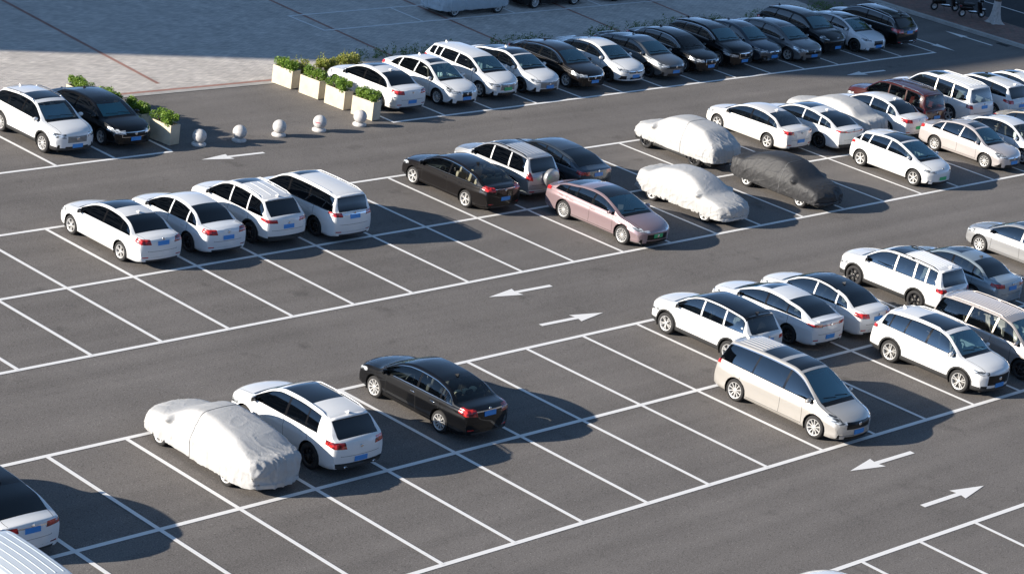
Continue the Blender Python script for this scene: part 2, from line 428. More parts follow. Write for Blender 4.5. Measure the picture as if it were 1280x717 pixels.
def seat_mesh(w, col):
    def mk():
        bm = bmesh.new()
        add_box(bm, (0, 0, .10), (w, .50, .18), bev=.04)
        R = Matrix.Rotation(R_(14), 4, 'X')
        add_box(bm, (0, -.28, .42), (w, .13, .60), bev=.04, rot=R)
        if w < .7: add_box(bm, (0, -.365, .80), (.25, .09, .17), bev=.03, rot=R)
        else:
            for x in (-.42, 0, .42): add_box(bm, (x, -.365, .78), (.24, .08, .13), bev=.03, rot=R)
        return mesh_from_bm('seat', bm, M[col], True)
    return small_mesh(('seat', w, col), mk)
def dash_mesh(W):
    def mk():
        bm = bmesh.new()
        add_box(bm, (0, 0, 0), (W-.25, .62, .14), bev=.05)
        bmesh.ops.create_cone  # noqa
        pts = [(-.38+.17*math.cos(t), -.42-.05*math.sin(t), .02+.17*math.sin(t)) for t in np.linspace(0, 2*math.pi, 17)]
        add_tube(bm, pts, .014, 6, caps=False)
        return mesh_from_bm('dashboard', bm, M['dash'], True)
    return small_mesh(('dash', round(W, 2)), mk)
def mirror_mesh(paintkey, stripe=True):
    def mk():
        bm = bmesh.new()
        add_ellipsoid(bm, (.12, 0, .02), (.23, .13, .15), 0)
        add_box(bm, (.02, .01, -.03), (.12, .05, .04), mat=1)
        add_box(bm, (.12, -.052, .02), (.19, .02, .12), mat=1, bev=.008)
        return mesh_from_bm('side_mirror', bm, [M[paintkey], M['trim']])
    return small_mesh(('mirror', paintkey), mk)
def handle_mesh(key):
    def mk():
        bm = bmesh.new(); add_box(bm, (0, 0, 0), (.035, .19, .028), bev=.009)
        return mesh_from_bm('door_handle', bm, M[key], True)
    return small_mesh(('handle', key), mk)
def plate_mesh(key):
    def mk():
        bm = bmesh.new(); add_box(bm, (0, 0, 0), (.44, .014, .14), bev=.004)
        return mesh_from_bm('licence_plate', bm, M[key])
    return small_mesh(('plate', key), mk)
def fin_mesh(key):
    def mk():
        bm = bmesh.new()
        v = [bm.verts.new(p) for p in ((-.03, .09, 0), (.03, .09, 0), (.03, -.08, 0), (-.03, -.08, 0), (0, -.05, .075), (0, -.08, .075))]
        for idx in ((0, 1, 4), (1, 2, 5, 4), (3, 0, 4, 5), (2, 3, 5)): bm.faces.new([v[i] for i in idx])
        return mesh_from_bm('roof_antenna', bm, M[key])
    return small_mesh(('fin', key), mk)

PARTS = ['none', 'body', 'roof', 'sunroof', 'windshield', 'rear_window', 'hood', 'trunk_lid', 'side_window', 'window_trim', 'front_door', 'rear_door',
         'headlight', 'taillight', 'grille', 'cladding', 'seam', 'lower_intake', 'light_strip', 'chrome_strip', 'fog_lamp_recess', 'bumper_panel', 'reflector']
PI = {n: i for i, n in enumerate(PARTS)}

def make_car(D, loc, nose, label, group, cat='car', col='white', wheels='five', glass='glass', screen='screen', roof=None, sun=None, pillar='trim',
             clad=False, rails=None, grille=(.42, .52, .72, 'grillemat', True), intake=(.62, .24, .36), head=(.44, .60, .72, .62), tail=(.48, .82, .96, .30),
             plate='blueplate', plate_rz=.88, plate_fz=.44, fin=True, handles='body', interior='seat', shade=False, strip=None, ribs=0, spoiler=False,
             steer=0.0, name='parked_car', detail=True, rot=0.0, exhaust=False, dlochrome=False, tailbar=False, spare=False, rear_dark=False, dark_lower=False):
    L = D['L']; yoff = (D['faxle']+D['raxle'])/2
    root = empty(name, (loc[0], loc[1], 0), (0 if nose > 0 else math.pi)+rot)
    tag(root, label, cat, group)
    extra = []
    narrow = bool(sun) and len(sun) in (3, 5)
    if sun: extra = [L-sun[0], L-sun[1]]+([L-sun[2], L-sun[3]] if len(sun) > 3 else [])
    if ribs:  pass
    Hs = half_sections(D, extra=extra)
    bm, lc, ls, lp = shell_bm(D, Hs, yoff)
    st = Hs['st']; CWB, CWT, CRI, nc = Hs['CWB'], Hs['CWT'], Hs['CRI'], Hs['nc']
    wsb, wst, rb, rt = Hs['wsb'], Hs['wst'], Hs['rb'], Hs['rt']
    big = D['kind'] in ('suv', 'mpv', 'hatch')
    for f in bm.faces:
        c, i = f[lc], f[ls]
        if c == 98: f[lp] = PI['cladding']; continue
        p = 'body'
        if c == 99: f[lp] = PI[p]; continue
        s = (st[i]+st[i+1])/2
        if c >= CRI:
            inner = c > CRI
            if wst < s < wsb:
                p = 'windshield' if (inner and s < wsb-.045 and s > wst+.012) else 'window_trim'
            elif rb < s < rt:
                p = 'rear_window' if (inner and rb+.012 < s < rt-.012) else 'window_trim'
            elif rt < s < wst:
                p = 'roof'
                if sun and inner and (L-sun[1] < s < L-sun[0] or (len(sun) > 3 and L-sun[3] < s < L-sun[2])) and c >= CRI+(2 if narrow else 1): p = 'sunroof'
            elif s > wsb:
                if s < wsb+.09: p = 'window_trim' if inner else 'body'
                elif s > L-.10: p = 'body'
                elif not inner or s < wsb+.104: p = 'seam'
                else: p = 'hood'
            elif s < rb:
                if big: p = 'trunk_lid' if (inner and s > .02) else 'body'
                else: p = ('seam' if not inner else 'trunk_lid') if s > .07 else 'body'
        elif c >= CWT and roof and rt-.1 < s < wst+.2 and c > CWT: p = 'roof'
        f[lp] = PI[p]
    allf = lambda: list(bm.faces)
    # ---- side windows: glass band between window base and window top columns
    wa = wsb-D['dA']-.09           # rearmost x of the front corner at side
    sA = None
    Sside = Hs['S'][:, CWB]; gap = Hs['Z'][:, CWT]-Hs['Z'][:, CWB]
    i_f = max(i for i in range(len(st)) if gap[i] > .085 and st[i] > 1.5); sA = Sside[i_f]
    band = [f for f in bm.faces if CWB <= f[lc] < CWT]
    zc = D['belt_r']+.02
    lean_r = .75 if D['kind'] in ('sedan', 'fastback') else .25
    lo = max(D['dC'], rb+.03)
    def pl(s, lean, sgn):   # plane through (s, z=zc) leaning forward (up = +s) by lean
        return ((0, s-yoff, zc), Vector((0, 1, -lean)).normalized()*sgn)
    dlo = cut(bm, band, [pl(lo, lean_r, 1), pl(sA, -.0, -1)])
    for f in dlo: f[lp] = PI['window_trim']
    if dlochrome:
        for f in dlo:
            if f[lc] in ((CWB, CWT-1) if dlochrome != 'top' else (CWT-1,)): f[lp] = PI['chrome_strip']
    cuts = [(lo+.012, lean_r)]
    if D['sQ']: cuts.append((D['sQ'], .3 if D['kind'] in ('sedan', 'fastback') else .1))
    cuts += [(D['sC'], .12), (D['sB'], .10)]
    segs = []
    pts_ = [(lo+.015, lean_r)]
    mids = ([(D['sQ'], .30 if not big else .12)] if D['sQ'] else [])+[(D['sC'], .16), (D['sB'], .10)]
    a = pts_[0]
    for m_ in mids:
        hw = .042 if m_ is mids[-1] else .03
        segs.append((a, (m_[0]-hw, m_[1]))); a = (m_[0]+hw, m_[1])
    segs.append((a, (sA-.012, 0)))
    for a, b in segs:
        cand = [f for f in bm.faces if f[lp] == PI['window_trim'] and CWB < f[lc] < CWT-1]
        w = cut(bm, cand, [pl(a[0], a[1], 1), pl(b[0], b[1], -1)])
        for f in w: f[lp] = PI['side_window']
    if pillar != 'trim':
        for m_ in mids:
            cand = [f for f in bm.faces if f[lp] == PI['window_trim'] and CWB < f[lc] < CWT-1 and abs(f.calc_center_median().y+yoff-m_[0]) < .25]
            for f in cut(bm, cand, [pl(m_[0]-.03, m_[1], 1), pl(m_[0]+.03, m_[1], -1)]): f[lp] = PI['bumper_panel']
    # ---- wheel arches
    for ya in (D['faxle'], D['raxle']):
        R1 = D['Rw']+.050; cy = ya-yoff; cz = D['Rw']+.01
        def disc(R, nseg=18):
            out = []
            for k in range(nseg):
                a = 2*math.pi*(k+.5)/nseg; d = Vector((0, math.cos(a), math.sin(a)))
                out.append((Vector((0, cy, cz))+d*R, -d))
            return out
        R2 = R1+(.055 if clad else .018)
        cand = [f for f in bm.faces if f[lc] < CWB and abs(f.calc_center_median().y-cy) < R2+.12 and f.calc_center_median().z < cz+R2+.12]
        ring = cut(bm, cand, disc(R2))
        for f in ring: f[lp] = PI['cladding'] if clad else f[lp]
        if R2 > R1: ring = cut(bm, ring, disc(R1))
        bmesh.ops.delete(bm, geom=[f for f in ring if f.is_valid], context='FACES')
    # ---- doors
    sF = D['faxle']-D['Rw']-.17; sR = D['raxle']+.12 if not big else D['raxle']+.16
    cand = [f for f in bm.faces if 1 <= f[lc] < CWB and f[lp] == PI['body'] and sR-.3 < f.calc_center_median().y+yoff < sF+.3]
    dz = D['zb']+.11
    base = cut(bm, cand, [((0, 0, dz), (0, 0, 1)), pl(sR-.006, .10, 1), pl(sF+.006, -.03, -1)])
    for f in base: f[lp] = PI['seam']
    for a, b, nm in ((D['sB']+.006, sF-.006, 'front_door'), (sR+.006, D['sB']-.006, 'rear_door')):
        base = [f for f in bm.faces if f[lp] == PI['seam'] and 1 <= f[lc] < CWB]
        w = cut(bm, base, [((0, 0, dz+.011), (0, 0, 1)), pl(a, .10 if nm == 'rear_door' else .05, 1), pl(b, -.03 if nm == 'front_door' else .05, -1)])
        for f in w: f[lp] = PI[nm]
    if clad or strip:
        zc1 = D['zb']+(.17 if clad else .06)
        cand = [f for f in bm.faces if f[lc] < 5 and f.calc_center_median().z < zc1+.12]
        keep = {PI['body'], PI['front_door'], PI['rear_door'], PI['seam']}
        w = cut(bm, [f for f in cand if f[lp] in keep], [((0, 0, zc1), (0, 0, -1))])
        for f in w: f[lp] = PI['cladding'] if clad else PI['chrome_strip']
        if clad:
            cand = [f for f in bm.faces if f[lc] == 99 and f[lp] == PI['body'] and f.calc_center_median().z < zc1+.4]
            for f in cut(bm, cand, [((0, 0, D['zb']+.13), (0, 0, -1))]): f[lp] = PI['cladding']
    if dark_lower or clad == 'full':
        cand = [f for f in bm.faces if f[lc] == 99 and f.calc_center_median().y < 0 and f[lp] == PI['body']]
        for f in cut(bm, cand, [((0, 0, D['zb']+.23), (0, 0, -1)), ((.80, 0, .3), Vector((-1, 0, .6)).normalized()), ((-.80, 0, .3), Vector((1, 0, .6)).normalized())]): f[lp] = PI['cladding']
    # ---- front: grille, intake, lamps
    fs = L-yoff
    front = [f for f in bm.faces if f[lp] in (PI['body'], PI['hood']) and f.calc_center_median().y > fs-.85 and f[lp] == PI['body']]
    def box_cut(yin, yout, z0, z1, sl0=0, sl1=0, smin=fs-.5, side=0, slant=0.0):
        res = []
        for sd in ((-1, 1) if side else (0,)):
            pls = [((0, fs, z0), Vector((0, sl0, 1)).normalized()), ((0, fs, z1), Vector((0, -sl1, -1)).normalized()), ((0, smin, 0), (0, 1, 0))]
            if sd == 0: pls += [((yout, 0, 0), Vector((-1, 0, slant)).normalized()), ((-yout, 0, 0), Vector((1, 0, slant)).normalized())]
            else: pls += [((sd*yin, 0, 0), (sd, 0, 0)), ((sd*yout, 0, 0), (-sd, 0, 0))]
            c = [f for f in bm.faces if f[lp] == PI['body'] and f.calc_center_median().y > smin-.2]
            res += cut(bm, c, pls)
        return res
    if head:
        yin, z0, z1, ln = head
        for f in box_cut(yin, 2, z0, z1, .16, .14, fs-ln, 1): f[lp] = PI['headlight']
    if grille:
        yg, z0, z1, gm, ch = grille
        w = box_cut(0, yg, z0, z1, smin=fs-.4, slant=.0)
        for f in w: f[lp] = PI['chrome_strip'] if ch else PI['grille']
        if ch:
            w2 = cut(bm, w, [((0, 0, z0+.018), (0, 0, 1)), ((0, 0, z1-.022), (0, 0, -1)), ((yg-.022, 0, 0), (-1, 0, 0)), ((-yg+.022, 0, 0), (1, 0, 0))])
            for f in w2: f[lp] = PI['grille']
    if intake:
        yg, z0, z1 = intake
        for f in box_cut(0, yg, z0, z1, smin=fs-.4, slant=-.35): f[lp] = PI['lower_intake']
    # ---- rear lamps
    yin, z0, z1, ln = tail; z0 -= .025; ln += .06
    for sd in (-1, 1):
        c = [f for f in bm.faces if f[lp] in (PI['body'], PI['trunk_lid'], PI['seam']) and f.calc_center_median().y < -yoff+ln+.2 and f.calc_center_median().z > z0-.2]
        pls = [((0, -yoff, z0), Vector((0, -.18, 1)).normalized()), ((0, -yoff, z1), Vector((0, .06, -1)).normalized()), ((0, -yoff+ln, 0), (0, -1, 0)), ((sd*yin, 0, z0), Vector((sd, 0, -.25*1)).normalized())]
        for f in cut(bm, c, pls): f[lp] = PI['taillight']
    if tailbar:
        c = [f for f in bm.faces if f[lp] in (PI['body'], PI['trunk_lid'], PI['seam']) and f.calc_center_median().y < -yoff+.2 and f.calc_center_median().z > z0-.2]
        zm = z1-.05
        for f in cut(bm, c, [((0, 0, zm-.018), (0, 0, 1)), ((0, 0, zm+.018), (0, 0, -1)), ((yin+.1, 0, 0), (-1, 0, 0)), ((-yin-.1, 0, 0), (1, 0, 0)), ((0, -yoff+.2, 0), (0, -1, 0))]):
            f[lp] = PI['taillight'] if tailbar == 'red' else PI['chrome_strip']
    zbp = .60 if not big else .66
    c = [f for f in bm.faces if f[lc] == 99 and f.calc_center_median().y < 0 and f[lp] == PI['body']]
    yt = .56 if not big else .66
    w = cut(bm, c, [((0, 0, zbp), (0, 0, 1)), ((yt, 0, 0), (-1, 0, 0)), ((-yt, 0, 0), (1, 0, 0))])
    for f in w: f[lp] = PI['seam']
    for f in cut(bm, w, [((0, 0, zbp+.010), (0, 0, 1)), ((yt-.010, 0, 0), (-1, 0, 0)), ((-yt+.010, 0, 0), (1, 0, 0))]): f[lp] = PI['trunk_lid']
    for sd in (-1, 1):
        c = [f for f in bm.faces if f[lc] == 99 and f.calc_center_median().y < 0 and f[lp] == PI['body']]
        for f in cut(bm, c, [((0, 0, .395), (0, 0, 1)), ((0, 0, .43), (0, 0, -1)), ((sd*.54, 0, 0), (sd, 0, 0)), ((sd*.74, 0, 0), (-sd, 0, 0))]): f[lp] = PI['reflector']
    if not clad:
        c = [f for f in bm.faces if f[lc] == 99 and f.calc_center_median().y < 0 and f[lp] == PI['body']]
        for f in cut(bm, c, [((0, 0, D['zb']+.135), (0, 0, -1)), ((.62, 0, .3), Vector((-1, 0, .3)).normalized()), ((-.62, 0, .3), Vector((1, 0, .3)).normalized())]): f[lp] = PI['cladding']
    if intake:
        for sd in (-1, 1):
            c = [f for f in bm.faces if f[lp] in (PI['body'],) and f.calc_center_median().y > fs-.5 and f.calc_center_median().z < .7]
            z0_, z1_ = intake[1]+.0, intake[2]+.06
            for f in cut(bm, c, [((0, 0, z0_), (0, 0, 1)), ((0, 0, z1_), (0, 0, -1)), ((0, fs-.42, 0), (0, 1, 0)), ((sd*(intake[0]+.05), 0, z0_), Vector((sd, 0, .0)).normalized()), ((sd*.80, 0, z0_), Vector((-sd, 0, -.35)).normalized())]): f[lp] = PI['lower_intake']
    bm.normal_update()
    # ---- extract the parts
    paintm = M[col]
    roofm = M[roof] if roof else paintm
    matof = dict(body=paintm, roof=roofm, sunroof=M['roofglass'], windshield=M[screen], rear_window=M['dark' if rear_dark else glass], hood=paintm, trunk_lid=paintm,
                 side_window=M[glass], window_trim=M['trim'], front_door=paintm, rear_door=paintm, headlight=M['head'], taillight=M['tail'],
                 grille=M[grille[3]] if grille else M['trim'], cladding=M['plastic'], seam=M['seam'], lower_intake=M['grillemat'],
                 light_strip=M['head'], reflector=M['tail'], chrome_strip=M['chrome'], bumper_panel=M[pillar] if pillar in M else paintm)
    bm.verts.ensure_lookup_table(); bm.verts.index_update()
    made = {}
    groups = {}
    for f in bm.faces:
        nm = PARTS[f[lp]]
        cx = f.calc_center_median().x
        if nm in ('front_door', 'rear_door', 'headlight', 'taillight', 'reflector'): key = (nm, 1 if cx > 0 else -1)
        elif nm == 'side_window':
            yy = f.calc_center_median().y+yoff; k = 0
            for q, (a, b) in enumerate(segs):
                if yy > a[0]-.02: k = q
            # leaning pillars: pick by the pillar line at this height
            zz = f.calc_center_median().z-zc; k = 0
            for q, (a, b) in enumerate(segs):
                if yy-a[1]*zz > a[0]-.01: k = q
            key = (nm, (1 if cx > 0 else -1)*(k+1))
        elif nm in ('seam', 'bumper_panel'): key = ('body', 0)
        elif nm == 'chrome_strip' and abs(cx) > .55 and f.calc_center_median().y < L*.5-.6: key = (nm, 3 if cx > 0 else 4)
        elif nm in ('lower_intake',): key = ('grille', 2)
        elif nm == 'window_trim': key = (nm, (1 if cx > 0 else 2) if f[lc] < CRI else (3 if f.calc_center_median().y > 0 else 4))
        else: key = (nm, 0)
        groups.setdefault(key, []).append(f)
    for (nm, k), fl in groups.items():
        vmap = {}; vs = []; ns_ = []; fcs = []; mi = []
        for f in fl:
            idx = []
            for v in f.verts:
                if v.index not in vmap:
                    vmap[v.index] = len(vs); vs.append(v.co.copy()); ns_.append(v.normal.copy())
                idx.append(vmap[v.index])
            fcs.append(idx); mi.append(1 if PARTS[f[lp]] == 'seam' else (2 if PARTS[f[lp]] == 'bumper_panel' else 0))
        me = bpy.data.meshes.new(nm)
        me.from_pydata(vs, [], fcs)
        mm = matof[nm if not (nm == 'grille' and k == 2) else 'lower_intake']
        setmats(me, [mm, M['seam'], matof['bumper_panel']] if nm == 'body' else mm)
        me.polygons.foreach_set('use_smooth', [True]*len(fcs)); me.polygons.foreach_set('material_index', mi)
        me.update()
        me.normals_split_custom_set_from_vertices(ns_)
        pname = {'cladding': 'lower_cladding', 'chrome_strip': 'chrome_trim'}.get(nm, nm)
        if nm == 'grille' and k == 2: pname = 'lower_intake'
        o = bpy.data.objects.new(pname, me); link(o, root)
        made[(nm, k)] = o
    bm.free()
    # ---- wheels, underbody
    add_wheels(D, root, wheels, yoff, steer)
    W = D['W']
    bm = bmesh.new()
    add_box(bm, (0, 0, .36), (W-.52, L-.5, .30))
    for ya in (D['faxle'], D['raxle']):
        for sd in (-1, 1):
            n = 14; pr_ = []
            for k in range(n+1):
                a = math.pi*(-.15+1.3*k/n); pr_.append((math.cos(a)*(D['Rw']+.052), math.sin(a)*(D['Rw']+.052)))
            ra = [[bm.verts.new((sd*x, ya-yoff+c, D['Rw']+.01+s_)) for c, s_ in pr_] for x in (W/2-.045, W/2-.30)]
            for k in range(n): bm.faces.new((ra[0][k], ra[0][k+1], ra[1][k+1], ra[1][k]))
            bm.faces.new(ra[1])
    link(bpy.data.objects.new('underbody', mesh_from_bm('underbody', bm, M['under'])), root)
    # ---- interior
    zf = D['zb']+.14
    sw = wst-.10
    if interior:
        for x in (-.37, .37): obj('seat', seat_mesh(.50, interior), root, (x, D['sB']+.05-yoff+.10, zf+.02))
        obj('seat', seat_mesh(1.25, interior), root, (0, D['sC']+.05-yoff+.05, zf+.02))
        if D['kind'] == 'mpv': obj('seat', seat_mesh(1.25, interior), root, (0, D['sC']-.85-yoff, zf+.05))
        obj('dashboard', dash_mesh(W), root, (0, wsb-.42-yoff, D['belt_f']-.10))
    # ---- mirrors
    ia = i_f
    ym = float(np.interp(sA-.10, Hs['S'][:, CWB], Hs['Y'][:, CWB])); zm = float(np.interp(sA-.10, Hs['S'][:, CWB], Hs['Z'][:, CWB]))
    mk = col if col in M else 'trim'
    for sd in (-1, 1):
        o = obj('side_mirror', mirror_mesh(mk), root, (sd*(ym-.01), sA-.10-yoff, zm+.045))
        o.scale = (sd, 1, 1)
    # ---- handles
    hk = col if handles == 'body' else handles
    if handles:
        for (nm, sH) in (('front_door', D['sB']+.13), ('rear_door', sR+.22 if D['kind'] != 'mpv' else sR+.25)):
            for sd in (-1, 1):
                zz = float(np.interp(sH, Hs['S'][:, 7], Hs['Z'][:, 7])); yy = float(np.interp(sH, Hs['S'][:, 7], Hs['Y'][:, 7]))
                par = made.get((nm, sd))
                if par: obj('door_handle', handle_mesh(hk), par, (sd*(yy-.002), sH-yoff, zz+.015))
    # ---- plates
    ztf = Hs['ztf']
    def s_front(z):
        ss = np.linspace(L-.3, L, 61); zz = ztf(ss); return L if z < zz[-1] else float(ss[np.argmax(zz < z)])
    def s_rear(z):
        ss = np.linspace(0, .3, 61); zz = ztf(ss); return 0.0 if z < zz[0] else float(ss[np.argmax(zz > z)])
    if plate:
        obj('licence_plate', plate_mesh(plate), root, (0, s_front(plate_fz)+.008-yoff, plate_fz))
        sl = (s_rear(plate_rz+.07)-s_rear(plate_rz-.07))/.14
        obj('licence_plate', plate_mesh(plate), root, (0, s_rear(plate_rz)-.010-yoff, plate_rz), (-math.atan(sl), 0, 0))
    def badge():
        b_ = bmesh.new(); add_lathe(b_, [(.058, 0), (.058, .012), (.045, .018)], 20, 'Z', cap1=True); return mesh_from_bm('emblem', b_, M['chrome'])
    bmesh_ = small_mesh('badge', badge)
    if detail:
        zg = (grille[1]+grille[2])/2+.03 if grille else D['hood_f']-.06
        e1 = obj('emblem', bmesh_, root, (0, s_front(zg)+.002-yoff, zg), (R_(-90), 0, 0))
        zr = plate_rz+.125 if plate_rz > .75 else .90
        if not spare: e2 = obj('emblem', bmesh_, root, (0, s_rear(zr)-.004-yoff, zr), (R_(90), 0, 0)); e2.scale = (.8, .8, 1)
    if fin: sf = rt+.12;        sf = rt+.12; obj('roof_antenna', fin_mesh(col if fin is True else fin), root, (0, sf-yoff, float(ztf(sf))-.004))
    # ---- roof rails
    if rails:
        ss = np.linspace(rt+.12, wst-.12, 9)
        for sd in (-1, 1):
            bmr = bmesh.new(); pts = []
            for q, s_ in enumerate(ss):
                y = float(np.interp(s_, st, Hs['Y'][:, CRI-1]))+.005; z = float(np.interp(s_, st, Hs['Z'][:, CRI-1]))
                pts.append((sd*(y-.012), s_-yoff, z+(.045 if 0 < q < 8 else -.005)))
            add_tube(bmr, pts, .016, 6)
            add_box(bmr, (pts[4][0], pts[4][1], pts[4][2]-.03), (.03, .10, .05))
            link(bpy.data.objects.new('roof_rail', mesh_from_bm('roof_rail', bmr, M[rails])), root)
    if ribs:
        bmr = bmesh.new()
        s0, s1 = (rt+.22, wst-.30 if not sun else min(L-sun[1], L-(sun[3] if len(sun) > 3 else sun[1]))-.08)
        for k in range(ribs):
            t = (k-(ribs-1)/2)/max(1, (ribs-1)/2); prev = None
            for s_ in np.linspace(s0, s1, 9):
                yri = float(np.interp(s_, st, Hs['Y'][:, CRI])); y = t*yri*.84; z = float(ztf(s_))-.030*(y/yri)**2
                c = [bmr.verts.new((y+dx, s_-yoff, z+dz)) for dx, dz in ((-.017, -.004), (-.010, .007), (.010, .007), (.017, -.004))]
                if prev:
                    for q in range(3): bmr.faces.new((prev[q], prev[q+1], c[q+1], c[q]))
                else: bmr.faces.new(c)
                prev = c
            bmr.faces.new(prev[::-1])
        bmesh.ops.recalc_face_normals(bmr, faces=bmr.faces[:])
        link(bpy.data.objects.new('roof_rib', mesh_from_bm('roof_rib', bmr, roofm)), root)
    if spoiler or big:
        bmr = bmesh.new(); s_ = rt-.03 if big else .10; zz = float(ztf(s_ if not big else rt+.02))
        yy = float(np.interp(rt, st, Hs['Y'][:, CRI]))
        if big:
            n = 9; rows = []
            for k in range(n):
                x = -yy*1.0+2*yy*k/(n-1); bw = .05*(abs(x)/yy)**2; zc_ = zz-.03*(x/yy)**2
                rows.append([bmr.verts.new((x, rt+.10+bw-yoff, zc_+.022)), bmr.verts.new((x, rt-.07+bw-yoff, zc_+.005)), bmr.verts.new((x, rt-.075+bw-yoff, zc_-.022)), bmr.verts.new((x, rt+.03+bw-yoff, zc_-.04))])
            for a, b in zip(rows[:-1], rows[1:]):
                for q in range(4): bmr.faces.new((a[q], a[(q+1) % 4], b[(q+1) % 4], b[q]))
            bmr.faces.new(rows[0]); bmr.faces.new(rows[-1][::-1])
        else:
            add_box(bmr, (0, .10-yoff, float(ztf(.10))+.02), (W-.55, .12, .03), bev=.01)
        bmesh.ops.recalc_face_normals(bmr, faces=bmr.faces[:])
        link(bpy.data.objects.new('rear_spoiler', mesh_from_bm('rear_spoiler', bmr, roofm if big else paintm, True)), root)
    if spare:
        bmr = bmesh.new(); prof = [(.02, -.10), (.30, -.10), (.335, -.085), (.35, -.05), (.35, .06), (.33, .09)]
        add_lathe(bmr, prof, 32, 'Z'); 
        o = link(bpy.data.objects.new('spare_wheel_cover', mesh_from_bm('spare_wheel_cover', bmr, paintm)), root)
        o.rotation_euler = (R_(-90), 0, 0); o.location = (.12, -.10-yoff, .92)
    if shade:
        sh = bmesh.new()
        vs_ = []
        for s_ in (wst+.10, wsb-.10):
            yy = float(np.interp(s_, st, Hs['Y'][:, CRI]))-.08; zz = float(ztf(s_))-.075
            vs_.append([sh.verts.new((x*yy, s_-yoff-.09*abs(x)**2, zz)) for x in (-1, -.6, -.02, .02, .6, 1)])
        for k in range(5): sh.faces.new((vs_[0][k], vs_[0][k+1], vs_[1][k+1], vs_[1][k]))
        link(bpy.data.objects.new('sunshade', mesh_from_bm('sunshade', sh, M['shade' if shade is True else shade])), root)
    # wipers
    bw = bmesh.new()
    for x0, x1 in ((-.55, .0), (0.02, .52)):
        p = []
        for x in np.linspace(x0, x1, 4):
            s_ = wsb-.10-.12*(x-x0)/(x1-x0)*.5; bwv = .09*sstep(wst, wsb, s_)*(abs(x)/(W/2))**2.6
            yri = float(np.interp(s_, st, Hs['Y'][:, CRI])); p.append((x, s_-bwv-yoff, float(ztf(s_))-.03*(x/yri)**2+.016))
        add_tube(bw, p, .009, 5)
    link(bpy.data.objects.new('wiper', mesh_from_bm('wiper', bw, M['trim'])), root)
    # emblem and tailpipes
    if exhaust:
        be = bmesh.new()
        for sd in (-1, 1): add_lathe(be, [(.03, 0), (.035, .0), (.035, .1)], 12, 'Z', c=(sd*.5, 0, 0))
        o = link(bpy.data.objects.new('tailpipe', mesh_from_bm('tailpipe', be, M['chrome'])), root); o.rotation_euler = (R_(-90), 0, 0); o.location = (0, -.01-yoff, D['zb']+.11)
    return root

